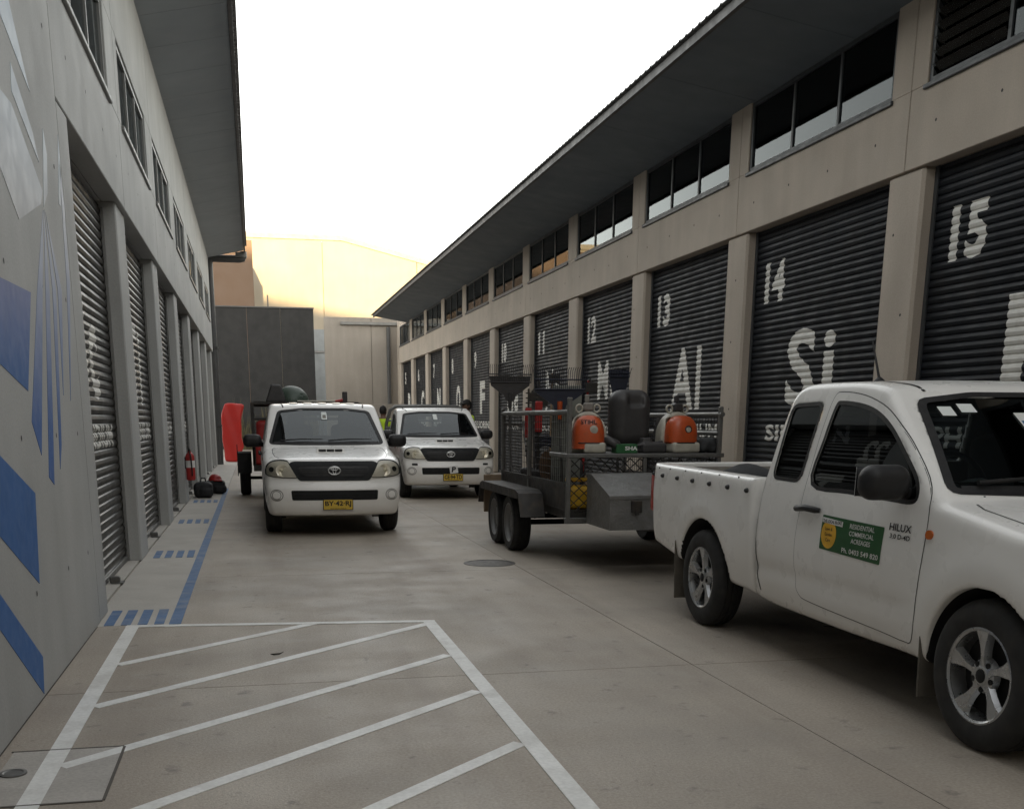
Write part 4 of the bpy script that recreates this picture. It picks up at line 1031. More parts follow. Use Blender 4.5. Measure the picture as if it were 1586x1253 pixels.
u1, S1, f1, _ = ute('white dual-cab ute facing the camera, nearest the left row', .945, 14.30, 'dual', False, 'BY\u00b742\u00b7RJ', 'white utes', .021)
tub(u1, 2.90, 4.55, .028)
for v in (-.40, -.20, 0, .20, .40): S1.patch('roof_rib', rpoly([(1.20, v-.055), (2.3, v-.055), (2.3, v+.055), (1.20, v+.055)], .04, 3), 'top', .012, .014, K['paint'], None, .08)
for (w, nm) in ((.07, 'toll_tag'),):
    S1.patch(nm, rpoly([(-.04, 1.44), (.04, 1.44), (.035, 1.54), (-.035, 1.54)], .01, 2), 'front', .002, .001, K['paper'], None, .04)
    S1.patch('tag_print', [(-.025, 1.455), (.025, 1.455), (.022, 1.50), (-.022, 1.50)], 'front', .0035, .001, K['liner'], None, .04)
u2, S2, f2, _ = ute('white single-cab ute with tubular rack and provisional plate, parked in the middle', 3.50, 20.32, 'single', False, 'CE\u00b794\u00b7TD', 'white utes', .023)
S2.patch('toll_tag', rpoly([(-.05, 1.44), (.03, 1.44), (.03, 1.54), (-.05, 1.54)], .01, 2), 'front', .002, .001, K['paper'], None, .04)
q, g = solve(f2, 'front', [(.04, .53)]); c = sv(q)[0]
m = MB(); R = Matrix.Rotation(rad(-7), 3, 'Y'); m.bbox(c[0]-.075, c[0]+.075, c[1]-.035, c[1]-.025, .485, .62, .003, R); pp_ = m.build('provisional_plate', K['swhite'], u2)
text_mesh('plate_letter', 'P', .075, .10, lambda a, b: (c[0]+a+b*.12, c[1]-.038, .555+b), K['ink'], pp_, .04)
for sd in (-1, 1): S2.patch('bumper_marker', rpoly([(sd*.66-.05, .625), (sd*.66+.05, .625), (sd*.66+.05, .66), (sd*.66-.05, .66)], .008, 2), 'front', .006, .008, K['amber'] if False else K['blackpl'], None, .03)
# rack and flat tray of the single-cab ute (local coordinates)
m = MB(); m.tube([(-.86, 2.05, 1.0), (-.84, 2.02, 1.35), (-.76, 1.99, 1.62), (-.66, 1.98, 1.70), (0, 1.98, 1.715), (.66, 1.98, 1.70), (.76, 1.99, 1.62), (.84, 2.02, 1.35), (.86, 2.05, 1.0)], .034, 10)
m.tube([(-.80, 2.0, 1.42), (.80, 2.0, 1.42)], .022, 8); m.build('tube_rack', K['galv'], u2, 60)
m = MB(); m.bbox(-.90, .90, 1.93, 4.35, .80, .86, .01); m.bbox(-.90, -.87, 1.93, 4.35, .86, 1.10, .008); m.bbox(.87, .90, 1.93, 4.35, .86, 1.10, .008); m.bbox(-.87, .87, 4.32, 4.35, .86, 1.10, .008); m.bbox(-.87, .87, 1.93, 1.97, .86, 1.30, .008)
for x in (-.41, .41): m.box(x-.04, x+.04, 1.95, 4.2, .47, .80)
m.build('flat_tray', K['galv'], u2)

# ================================================================== tandem trailer behind the nearest ute
def wbuild(mb, name, mat, root, smooth=None): return mb.build(name, mat, root, smooth, -root.location if root else None)
K['dark_steel'] = M('weathered_dark_steel', (.038, .036, .034), .55, metal=.5, var=.2, scale=5, dirt=.4, dirtcol=(.11, .08, .055))
K['tread'] = M('aluminium_tread_plate', (.22, .22, .215), .45, metal=.7, var=.15, scale=9, bump=.5, bscale=55, dirt=.45, dirtcol=(.16, .14, .12))
K['wood'] = M('weathered_plywood', (.26, .19, .125), .8, var=.2, scale=4, streak=.2)
K['yellow'] = M('yellow_plastic', (.62, .36, .02), .5, var=.12, scale=8, dirt=.3)
K['board'] = M('grey_board', (.20, .205, .18), .6, var=.12, scale=3, streak=.15)
tr = empty('box_trailer', (3.81, 11.7, 0), 0, 'tandem-axle caged trailer of mowing gear hitched behind the nearest ute', 'trailer')
X0, X1, Y0, Y1 = 3.0, 4.62, 10.2, 13.1
m = MB()
for x in (X0+.02, X1-.07): m.box(x, x+.05, Y0, Y1, .48, .56)
for y in np.linspace(Y0, Y1-.05, 5): m.box(X0+.07, X1-.07, y, y+.05, .485, .555)
wbuild(m, 'chassis', K['dark_steel'], tr)
m = MB(); m.box(X0, X1, Y0, Y1, .561, .575); wbuild(m, 'floor', K['dark_steel'], tr)
for x in (X0, X1-.02):
    m = MB(); m.box(x, x+.02, Y0+.04, Y1, .576, .80); m.box(x-.012, x+.032, Y0+.04, Y1, .80, .835); wbuild(m, 'side_panel', K['dark_steel'], tr)
for (x, y, z) in ((X0+.01, Y0, 1.66), (X0+.01, Y1-.02, 1.58), (X1-.03, Y0, 1.58), (X1-.03, Y1-.02, 1.58), (X0+.01, 11.75, 1.52), (X1-.03, 11.75, 1.52)):
    m = MB(); m.bbox(x-.022, x+.022, y-.022, y+.022, .45, z, .006); wbuild(m, 'post', K['galv'], tr)
for (a, b) in (((X0+.01, Y0, 1.52), (X0+.01, Y1, 1.52)), ((X1-.03, Y0-.05, 1.505), (X1-.03, Y1, 1.505)), ((X1-.03, Y0, 1.32), (X1-.03, Y1, 1.32)), ((X0, Y1-.02, 1.40), (X1, Y1-.02, 1.40))):
    m = MB(); m.tube([a, b], .026, 8); wbuild(m, 'rail', K['galv'], tr, 60)
m = MB(); m.bbox(X0-.02, X1+.02, Y0-.03, Y0+.62, 1.085, 1.125, .006); wbuild(m, 'shelf', K['galv'], tr)
m = MB(); m.bbox(X0-.02, X1+.02, Y0-.02, Y0+.02, .44, .50, .006); m.bbox(3.78, 3.82, Y0-.018, Y0+.018, .501, 1.084, .004); wbuild(m, 'front_frame', K['galv'], tr)
def expanded(x0, x1, z0, z1, y, cw, ch, r):
    m = MB(); nx = int((x1-x0)/cw); nz = int((z1-z0)/ch)
    for i in range(nx+1):
        for j in range(nz):
            xa = x0+cw*(i+(.5 if j % 2 else 0)); za = z0+ch*j
            for sx in (-.5, .5):
                xb = xa+cw*sx
                if x0-.01 <= xb <= x1+.01 and xa <= x1+.01: m.tube([(xa, y, za), (xb, y, za+ch)], r, 4, caps=False)
    return m
wbuild(expanded(X0+.02, X1-.02, .50, 1.08, Y0+.005, .105, .048, .0055), 'mesh_panel', K['dark_steel'], tr)
for (xs_, z1_) in ((X1-.035, 1.48), (X0+.012, 1.50)):
    m = MB()
    for y in np.arange(Y0+.06, Y1-.02, .075): m.tube([(xs_, y, .84), (xs_, y, z1_)], .0030, 4, caps=False)
    for z in np.arange(.90, z1_, .075): m.tube([(xs_+.003, Y0+.03, z), (xs_+.003, Y1-.02, z)], .0030, 4, caps=False)
    wbuild(m, 'mesh_panel', K['dark_steel'], tr)
for sd, x0, x1 in ((-1, 2.72, 2.99), (1, 4.63, 4.90)):
    m = MB(); P = [(10.98, .44), (11.10, .68), (11.25, .715), (12.98, .715), (13.12, .68), (13.22, .44), (13.20, .44), (13.105, .665), (12.97, .70), (11.26, .70), (11.115, .665), (11.0, .44)]
    m.prism(P, 'yz', x0, x1); xo = x0 if sd < 0 else x1-.012
    m.prism([(11.12, .69), (11.26, .709), (12.97, .709), (13.10, .69), (13.08, .62), (11.14, .62)], 'yz', xo-.003*0+.001, xo+.011); wbuild(m, 'mudguard', K['dark_steel'], tr)
    for ya in (11.76, 12.52): 
        w = wheel(tr, (x0+x1)/2-3.81+(.01 if sd < 0 else -.01), ya-11.7, .315, .20, sd, 'steel')
m = MB()
for ya in (11.76, 12.52): m.tube([(2.85, ya, .315), (4.77, ya, .315)], .03, 8)
for x in (3.08, 4.54):
    m.tube([(x, 11.35, .45), (x, 11.76, .37), (x, 12.14, .46), (x, 12.52, .37), (x, 12.95, .45)], .02, 6)
wbuild(m, 'axles', K['under'], tr)
m = MB()
for x in (3.22, 4.40): m.tube([(x, Y0+.1, .47), (3.955, 8.62, .46)], .04, 6)
m.bbox(3.90, 4.01, 8.42, 8.70, .46, .54, .015); wbuild(m, 'drawbar', K['dark_steel'], tr)
m = MB(); m.tube([(3.75, 8.9, .10), (3.75, 8.9, .85)], .025, 8); m.lathe([(.075, -.03), (.085, 0), (.075, .03)], (3.75, 8.9, .085), (1, 0, 0), 14); wbuild(m, 'jockey_wheel', K['galv'], tr, 40)
# toolbox with sloping lid on the drawbar
m = MB(); m.prism([(9.30, .46), (10.02, .46), (10.02, .93), (9.86, .93), (9.30, .765)], 'yz', 3.15, 4.45); tbx = wbuild(m, 'toolbox', K['tread'], tr)
m = MB(); m.prism([(9.285, .745), (9.285, .775), (9.86, .945), (10.03, .945), (10.03, .92), (9.86, .925)], 'yz', 3.135, 4.465); lid = m.build('lid', K['tread'], tbx)
for x in (3.40, 4.15):
    m = MB(); m.bbox(x-.05, x+.05, 9.27, 9.299, .62, .73, .006); m.bbox(x-.018, x+.018, 9.262, 9.27, .60, .66, .004); m.build('latch', K['dark_steel'], tbx)
m = MB(); m.bbox(2.78, 2.92, 13.13, 13.17, .32, .78, .006); m.bbox(2.86, X1, 13.115, 13.13, .50, .78, .004); wbuild(m, 'tail_board', K['wood'], tr)
# ---- gear carried by the trailer
def blob(name, f, lo, hi, h, mat, label, cat, group=None, mf=None): return tag(surf_obj(name, f, lo, hi, h, mat, None, mf), label, cat, group)
K['orange'] = M('orange_plastic', (.47, .070, .012), .42, var=.08, scale=9, coat=.25, dirt=.35, dirtcol=(.20, .07, .03))
K['cream'] = M('cream_plastic', (.42, .40, .34), .5, var=.10, scale=9, dirt=.45, dirtcol=(.22, .19, .15))
K['charcoal_pl'] = M('charcoal_plastic', (.035, .033, .034), .5, var=.12, scale=7, dirt=.2, dirtcol=(.08, .075, .07))
K['navy_pl'] = M('navy_plastic', (.012, .015, .030), .5, var=.1)
K['green'] = M('green_carton', (.015, .10, .03), .6)
K['redpl'] = M('red_plastic', (.36, .022, .020), .45, var=.1, dirt=.3, dirtcol=(.14, .03, .025))
K['rust'] = M('rusty_steel', (.14, .085, .05), .8, var=.25, scale=8)
def blower(x, y, z, label, white_badge):
    r = empty('backpack_blower', (x, y, z), rad(-12) if white_badge else rad(6), label, 'leaf blower', 'backpack leaf blowers on the trailer shelf'); r.scale = (.93, .93, .93)
    def cov(a, b, c):
        d = ((np.abs(a)/.170)**2.7+(np.abs(b+.03)/.145)**3.6+(np.maximum(c-.17, 0)/.225)**2.3)**(1/2.7)-1; d = smax(d*.15, b-.10, .02); d = smax(d, .10-c-(.085*sstep(.0, -.04, a) if white_badge else 0), .015); return d
    surf_obj('engine_cover', cov, (-.24, -.22, .04), (.24, .16, .46), .014, K['orange'], r)
    def hous(a, b, c): return np.maximum(smax(smax((np.sqrt((a/.205)**2+(np.maximum(c-.17, 0)/.265)**2)-1)*.2, np.abs(b-.10)-.085, .03), -rbox(a, b, c, (0, .02, .22), (.15, .06, .15), .05), .02), .002-c)
    surf_obj('fan_housing', hous, (-.26, -.06, -.02), (.26, .24, .50), .016, K['cream'], r)
    def tank(a, b, c): return rbox(a, b, c, (.06 if white_badge else .01, -.045, .058), (.12 if white_badge else .165, .135, .056), .03)
    tk = surf_obj('fuel_tank', tank, (-.22, -.24, -.02), (.24, .14, .15), .014, K['cream'], r)
    text_mesh('tank_lettering', 'STIHL', .095, .022, lambda a, b: (.05+a, -.178, .06+b), K['ink'], tk, .03)
    m = MB(); m.lathe([(.045, -.01), (.045, .012), (.03, .018), (.0005, .018)], (.045 if white_badge else .02, -.158, .245), (0, -1, 0), 18); kn = m.build('starter_cap', K['ink'] if not white_badge else K['cream'], r, 40)
    m = MB(); m.lathe([(.028, .018), (.024, .024), (.0005, .024)], (.045 if white_badge else .02, -.158, .245), (0, -1, 0), 16); m.build('cap_centre', K['cream'], kn, 40)
    if white_badge: text_mesh('cover_lettering', 'STIHL', .17, .045, lambda a, b: (-.01+a, -.1665+.9*max(0, b)*.25, .325+b), K['ink'], r, .02)
    m = MB()
    m.tube([(-.15, -.10, .108), (-.10, -.178, .108), (.10, -.178, .108), (.15, -.10, .108)], .006, 6); m.build('vent_slots', K['ink'], r)
    m = MB()
    for sx in (-.095, .095):
        m = MB(); m.tube([(sx+.035*math.cos(t), .07, .465+.04*math.sin(t)) for t in np.linspace(0, 2*math.pi, 14, False)], .012, 6, True); m.build('carry_loop', K['cream'], r, 60)
    m = MB(); m.bbox(-.05, .06, .03, .14, .435, .53, .02); m.bbox(-.035, .01, .05, .10, .53, .61, .012); m.build('air_filter', K['liner'] if white_badge else K['charcoal_pl'], r)
    m = MB(); m.tube([(.12, .05, .10), (.22, -.03, .13), (.30, -.06, .09), (.34, -.02, .035)], [.045, .05, .05, .045], 10); m.build('blower_hose', K['charcoal_pl'], r, 60)
    m = MB(); m.tube([(-.16, .17, .38), (-.20, .20, .2), (-.14, .19, .04)], .018, 6); m.build('harness_strap', K['charcoal_pl'], r, 60)
    return r
blower(3.255, 10.37, 1.126, 'orange backpack leaf blower at the near end of the trailer shelf', True)
blower(4.235, 10.40, 1.126, 'orange backpack leaf blower at the far end of the trailer shelf', False)
def catcher(x, y, z):
    d = rbox(x, y, z, (3.80, 10.72, 1.46), (.215, .15, .29), .13); d = smax(d, (np.abs(x-3.80)-.155-.10*sstep(1.16, 1.40, z))*.9, .06)
    return smax(d, -rbox(x, y, z, (3.83, 10.56, 1.66), (.085, .05, .075), .03), .03)
blob('grass_catcher', catcher, (3.5, 10.5, 1.1), (4.1, 10.95, 1.8), .016, K['charcoal_pl'], 'large charcoal plastic mower grass catcher standing between the two blowers', 'grass catcher')
m = MB(); m.bbox(3.50, 3.72, 10.20, 10.36, 1.1262, 1.215, .004); gb = tag(m.build('carton', K['green']), 'small green carton with white lettering on the trailer shelf', 'carton')
text_mesh('carton_lettering', 'SHA', .13, .04, lambda a, b: (3.655+a, 10.198, 1.175+b), K['swhite'], gb, .03)
def saw(x, y, z): return smin(smin(rbox(x, y, z, (3.92, 10.34, 1.175), (.13, .10, .05), .025), rbox(x, y, z, (3.86, 10.36, 1.225), (.05, .06, .05), .02), .02), caps(x, y, z, (3.76, 10.30, 1.20), (4.02, 10.32, 1.235), .014), .02)
blob('chainsaw', saw, (3.7, 10.2, 1.1), (4.1, 10.5, 1.32), .013, K['charcoal_pl'], 'small black chainsaw lying on the trailer shelf beside the green carton', 'chainsaw')
def rag(x, y, z): return rbox(x, y, z, (4.52, 10.36, 1.20), (.10, .11, .075), .06)+.01*np.sin(40*x)*np.sin(35*z+10*y)
blob('cloth_bundle', rag, (4.36, 10.2, 1.1), (4.68, 10.55, 1.32), .016, K['cloth'], 'dark cloth bundle at the far end of the trailer shelf', 'cloth')
def ycan(x, y, z): return smin(rbox(x, y, z, (3.16, 10.42, .69), (.125, .14, .115), .04), caps(x, y, z, (3.06, 10.42, .86), (3.26, 10.42, .86), .022), .03)
blob('fuel_can', ycan, (2.98, 10.22, .55), (3.34, 10.62, .95), .018, K['yellow'], 'yellow plastic fuel can behind the trailer front mesh', 'fuel can')
m = MB(); m.bbox(3.10, 3.42, 11.15, 11.17, .576, 1.80, .004); tag(m.build('panel_board', K['board']), 'tall grey-green board standing in the trailer behind the front post', 'board')
def rake(x, y, zt, w, hm, tm, label, tines=24, solid=0.0, tilt=0.0, zb=.58, hcol=None, sock=None):
    r = empty('leaf_rake', (x, y, zb), 0, label, 'rake', 'garden rakes standing in the trailer'); zt -= zb
    th = .21*(w/.56)
    m = MB()
    for i in range(tines):
        u = -w/2+w*i/(tines-1); m.tube([(u*.93, 0, zt-th), (u, -.01, zt-.03), (u, -.05, zt)], .0035, 4)
    for z in (zt-th*.55, zt-th): m.tube([(-w/2*.95, -.002, z), (w/2*.95, -.002, z)], .007, 4)
    m.build('tines', tm, r)
    m = MB(); P = [(-w/2*.93, zt-th*(1-solid)), (w/2*.93, zt-th*(1-solid)), (w/2*.86, zt-th-.04), (.07, zt-th-.16), (.05, zt-th-.22), (-.05, zt-th-.22), (-.07, zt-th-.16), (-w/2*.86, zt-th-.04)]
    m.prism(P, 'xz', .006, .018); m.build('rake_head', tm, r)
    m = MB(); m.tube([(0, .012, zt-th-.30), (0, .012, zt-th-.12)], [.022, .032], 8); m.build('socket', sock or tm, r, 60)
    m = MB(); m.tube([(0, .012, zt-th-.25), (tilt, .012, 0)], .015, 8); m.build('handle', hcol or K['galv'], r, 60)
    return r
rake(3.105, 10.88, 1.97, .58, None, K['navy_pl'], 'wide navy plastic leaf rake standing behind the near leaf blower', 26, 0, .05, sock=K['orange'])
rake(2.92+.12, 12.85, 2.09, .55, None, K['charcoal_pl'], 'wide black leaf rake standing at the rear of the trailer', 24, .35, .02)
rake(3.80, 11.05, 1.98, .24, None, K['navy_pl'], 'narrow dark rake head showing above the grass catcher', 9, .8, .02)
def hedge(x, y, label, zt=1.86, red=1):
    r = empty('hedge_trimmer', (x, y, .576), 0, label, 'hedge trimmer', 'hedge trimmers standing in the trailer'); zt -= .576
    m = MB(); m.bbox(-.012, .012, -.006, .006, .30, zt, .003)
    for i in range(14): m.box(-.035, .035, -.004, .004, .45+i*.055, .465+i*.055)
    m.build('blade', K['dark_steel'], r)
    m = MB(); m.bbox(-.042, .042, -.02, .02, zt-.56, zt-.22, .02); m.build('blade_cover', K['redpl'], r)
    def mot(a, b, c): return smin(rbox(a, b, c, (0, 0, .20), (.09, .075, .12), .04), caps(a, b, c, (-.09, 0, .07), (.09, 0, .07), .03), .04)
    surf_obj('motor', mot, (-.16, -.12, -.02), (.16, .12, .36), .02, K['charcoal_pl'], r)
hedge(3.16, 11.95, 'hedge trimmer with bright red blade cover upright in the trailer', 1.87)
hedge(3.16, 12.42, 'second hedge trimmer, further back and half hidden in the trailer', 1.80)
m = MB(); P = spline([(-.05, 0), (.05, 0), (.095, .10), (.09, .24), (0, .33), (-.09, .24), (-.095, .10)], 4)
sp_ = empty('spade', (3.16, 11.52, .80), 0, 'rusty round-mouthed spade blade propped upright in the trailer', 'spade')
m.prism(P, 'xz', -.004, .004); m.build('blade', K['rust'], sp_); m = MB(); m.tube([(0, 0, .02), (0, .06, -.225)], .016, 8); m.build('handle', K['wood'], sp_, 60)
def mower(x, y, z0, label, deckm):
    r = empty('lawn_mower', (x, y, z0), 0, label, 'lawn mower')
    def deck(a, b, c): return smin(rbox(a, b, c, (0, 0, .16), (.24, .30, .07), .06), elli(a, b, c, (0, 0, .22), (.17, .2, .06)), .05)
    surf_obj('deck', deck, (-.3, -.38, .05), (.3, .38, .34), .022, deckm, r)
    def eng(a, b, c): return smin(rbox(a, b, c, (0, 0, .34), (.13, .14, .10), .04), elli(a, b, c, (0, 0, .45), (.10, .10, .05)), .04)
    surf_obj('engine', eng, (-.2, -.2, .2), (.2, .2, .54), .02, K['charcoal_pl'], r)
    for sx in (-.26, .26):
        for sy in (-.24, .24):
            m = MB(); m.lathe([(.0005, -.022), (.08, -.022), (.09, -.01), (.09, .01), (.08, .022), (.0005, .022)], (sx, sy, .09), (1, 0, 0), 18); m.build('wheel', K['rubber'], r, 40)
    m = MB(); m.tube([(-.2, .28, .2), (-.2, .62, .85), (.2, .62, .85), (.2, .28, .2)], .014, 8); m.build('handle', K['galv'], r, 60)
    return r
mower(3.42, 12.3, .576, 'push lawn mower with red deck in the middle of the caged trailer', K['redpl'])

def drum(x, y, z): return smin(rbox(x, y, z, (3.36, 11.45, .80), (.17, .17, .222), .06), caps(x, y, z, (3.28, 11.45, 1.06), (3.44, 11.45, 1.06), .02), .02)
blob('plastic_drum', drum, (3.1, 11.2, .55), (3.6, 11.7, 1.12), .022, K['charcoal_pl'], 'black plastic drum inside the caged trailer beside the grey-green board', 'drum')
hs = MB(); hs.tube([(3.28+.13*math.cos(t), 12.0+.13*math.sin(t)*.5, 1.03+.13*math.sin(t)+.004*t) for t in np.linspace(0, 9*math.pi, 90)], .014, 6)
tag(hs.build('hose_coil', K['navy_pl'], None, 60), 'dark coiled hose hanging inside the trailer cage', 'hose')
for i, (px_, py_, zt_, dx_, col_) in enumerate(((3.55, 12.9, 2.0, .03, 'wood'), (3.30, 12.6, 1.78, -.05, 'galv'), (3.48, 11.3, 1.86, .06, 'redpl'), (3.22, 12.2, 1.72, .02, 'charcoal_pl'))):
    pl = empty('hoe', (px_, py_, .576), 0, ['wooden-handled garden hoe, tallest handle at the back of the cage', 'steel-handled garden hoe behind the cage rear post', 'red-handled garden hoe beside the grey-green board', 'black-handled garden hoe beside the red blade cover'][i], 'hoe', 'garden hoes in the trailer')
    m = MB(); m.tube([(0, 0, 0), (dx_, 0, zt_-.576)], .014, 7); m.build('handle', K[col_], pl, 60)
    m = MB(); m.bbox(dx_-.07, dx_+.07, -.10, -.09, zt_-.70, zt_-.60, .003); m.tube([(dx_, 0, zt_-.59), (dx_, -.06, zt_-.56), (dx_, -.095, zt_-.62)], .008, 6); m.build('blade', K['dark_steel'], pl)
# ================================================================== trailer and gear behind the dual-cab ute
t2 = empty('tool_trailer', (.94, 21.3, 0), 0, 'dark caged trailer loaded with tools behind the dual-cab ute', 'trailer')
m = MB(); m.box(-.05, 1.93, 20.0, 22.9, .52, .62); m.box(-.05, -.02, 20.0, 22.9, .62, 1.02); m.box(1.90, 1.93, 20.0, 22.9, .62, 1.02); m.tube([(.94, 20.0, .5), (.94, 18.9, .47)], .04, 8); wbuild(m, 'tray', K['dark_steel'], t2)
for (x, y) in ((-.03, 20.03), (-.03, 22.87), (1.91, 20.03), (1.91, 22.87)):
    m = MB(); m.bbox(x-.03, x+.03, y-.03, y+.03, .62, 1.73, .005); wbuild(m, 'post', K['dark_steel'], t2)
for (a, b) in (((-.03, 20.03, 1.71), (1.91, 20.03, 1.71)), ((-.03, 22.87, 1.71), (1.91, 22.87, 1.71)), ((-.03, 20.03, 1.71), (-.03, 22.87, 1.71)), ((1.91, 20.03, 1.71), (1.91, 22.87, 1.71)), ((-.03, 20.03, 1.45), (1.91, 20.03, 1.45))):
    m = MB(); m.tube([a, b], .025, 8); wbuild(m, 'rail', K['dark_steel'], t2)
m = MB(); m.box(.0, 1.88, 20.0, 22.9, 1.736, 1.75); wbuild(m, 'roof_deck', K['dark_steel'], t2)
for sd, x in ((-1, -.22), (1, 2.10)):
    m = MB(); m.prism([(20.75, .45), (20.9, .82), (22.0, .82), (22.15, .45), (22.12, .45), (21.98, .79), (20.92, .79), (20.78, .45)], 'yz', x-.13, x+.13); m.bbox(x-.13, x-.115 if sd < 0 else x+.13, 20.72, 20.745, .40, .98, .003) if sd < 0 else None; wbuild(m, 'mudguard', K['under'], t2)
    wheel(t2, x-.94, 21.45-21.3, .33, .20, sd, 'steel')
m = MB(); m.tube([(-.2, 21.45, .33), (2.1, 21.45, .33)], .03, 8); wbuild(m, 'axle', K['under'], t2)
def mach(x, y, z): return smin(rbox(x, y, z, (.22, 20.5, 1.20), (.20, .25, .22), .08), rbox(x, y, z, (.22, 20.5, .82), (.25, .32, .2), .06), .05)
blob('generator', mach, (-.1, 20.1, .55), (.6, 20.95, 1.5), .03, K['redpl'], 'red generator in the trailer behind the dual-cab ute', 'generator')
def bin_(x, y, z): return smax(rbox(x, y, z, (.40, 21.0, 1.91), (.20, .2, .162), .03), (np.abs(x-.42)-.20+.35*(z-1.75))*.9, .03)
blob('tool_crate', bin_, (.1, 20.7, 1.7), (.8, 21.3, 2.2), .02, K['charcoal_pl'], 'black tapered tub on top of the trailer behind the dual-cab ute', 'tub')
K['barrow'] = M('dark_green_steel', (.035, .055, .04), .5, var=.15)
def barrow(x, y, z): return np.maximum(smax(elli(x, y, z, (.72, 21.25, 1.751), (.33, .42, .31)), -elli(x, y, z, (.72, 21.25, 1.73), (.31, .40, .29)), .01), 1.751-z)
blob('wheelbarrow_tray', barrow, (.3, 20.7, 1.70), (1.15, 21.8, 2.2), .02, K['barrow'], 'upturned dark green wheelbarrow tray on top of the dual-cab trailer', 'wheelbarrow')
rk = empty('broom', (1.0, 20.6, 1.751), 0, 'push broom with pale handle lying across the dual-cab trailer top', 'broom')
m = MB(); m.tube([(-.2, 0, .016), (.52, 0, .020)], .014, 8); m.build('handle', K['cream'], rk, 60); m = MB(); m.tube([(.50, 0, .02), (.66, 0, .03)], [.018, .05], 8); m.build('socket', K['redpl'], rk, 60)
m = MB(); m.bbox(.64, .72, -.12, .12, -.012+.012, .19, .006); m.build('broom_head', K['charcoal_pl'], rk)
# red sheet standing at the far end of the left row
K['redsheet'] = M('red_sheet', (.50, .022, .016), .45, var=.06, scale=2)
RP = spline([(-1.04, .12), (-.95, .02), (-.62, .02), (-.50, .30), (-.40, .55), (-.46, .90), (-.42, 1.55), (-.34, 1.88), (-.52, 1.94), (-.90, 1.95), (-1.02, 1.82), (-1.10, 1.45), (-1.09, .7)], 4)
def redf(x, y, z): return np.maximum(smax(poly_sdf(RP, x+.012*np.sin(9*z+3*y), z), np.abs(y-38.3)-.30+.02*np.sin(14*x+4*z), .06), .0-z)
blob('covered_stack', redf, (-1.3, 37.8, -.03), (-.2, 38.8, 2.1), .03, K['redsheet'], 'tall bright red covered stack standing past the left row', 'stack')
# ================================================================== at the foot of the left row
ex = empty('fire_extinguisher', (-1.13, 19.40, .40), 0, 'red fire extinguisher hung on a left row pillar', 'extinguisher')
m = MB(); m.lathe([(.0005, 0), (.06, 0), (.078, .02), (.078, .40), (.06, .45), (.03, .475), (.03, .50)], (0, 0, 0), (0, 0, 1), 24); m.build('cylinder', K['redpl'], ex, 40)
m = MB(); m.bbox(-.02, .02, -.06, .04, .50, .53, .005); m.tube([(0, -.05, .53), (0, -.09, .55), (0, .04, .57)], .008, 6); m.build('valve', K['blackpl'], ex)
m = MB(); m.tube([(.0, -.05, .51), (.02, -.11, .42), (.03, -.10, .25), (.03, -.095, .08)], .012, 6); m.build('hose', K['blackpl'], ex, 60)
m = MB(); m.lathe([(.0795, .22), (.0795, .34)], (0, 0, 0), (0, 0, 1), 24); m.build('paper_label', K['swhite'], ex, 60)
m = MB(); m.box(-.092, -.070, -.03, .03, .2, .4); m.build('bracket', K['blackpl'], ex)
K['bagblk'] = M('black_nylon', (.012, .012, .014), .75, var=.2, scale=8)
def bag(x, y, z, c=(-1.0, 20.9), w=.17): return smin(rbox(x, y, z, (c[0], c[1], .145), (w, .26, .145), .09), rbox(x, y, z, (c[0]+.06, c[1]-.2, .11), (w*.7, .1, .08), .05), .03)+.006*np.sin(30*x+11*z)
b1 = blob('duffel_bag', bag, (-1.3, 20.5, -.02), (-.7, 21.3, .36), .02, K['bagblk'], 'black duffel bag on the path below the fire extinguisher', 'bag', 'black bags on the path')
m = MB(); m.tube([(-1.05, 20.75, .27), (-1.03, 20.78, .36), (-.97, 20.95, .36), (-.95, 21.0, .27)], .012, 6); m.build('strap', K['bagblk'], b1, 60)
def bag2(x, y, z): return smin(rbox(x, y, z, (-.82, 22.0, .13), (.19, .24, .13), .08), rbox(x, y, z, (-.72, 21.85, .09), (.12, .12, .07), .05), .03)+.006*np.sin(28*x+9*z)
b2 = blob('duffel_bag', bag2, (-1.1, 21.6, -.02), (-.5, 22.4, .34), .02, K['bagblk'], 'black tool bag with a red cap on top, further along the path', 'bag', 'black bags on the path')
def cap_(x, y, z): return smin(np.maximum(elli(x, y, z, (-.82, 22.0, .26), (.13, .16, .12)), .245-z), rbox(x, y, z, (-.76, 21.84, .262), (.09, .09, .012), .01), .02)
blob('red_helmet', cap_, (-1.05, 21.65, .2), (-.55, 22.25, .42), .016, K['redpl'], 'red hard hat resting on the black tool bag', 'hard hat')

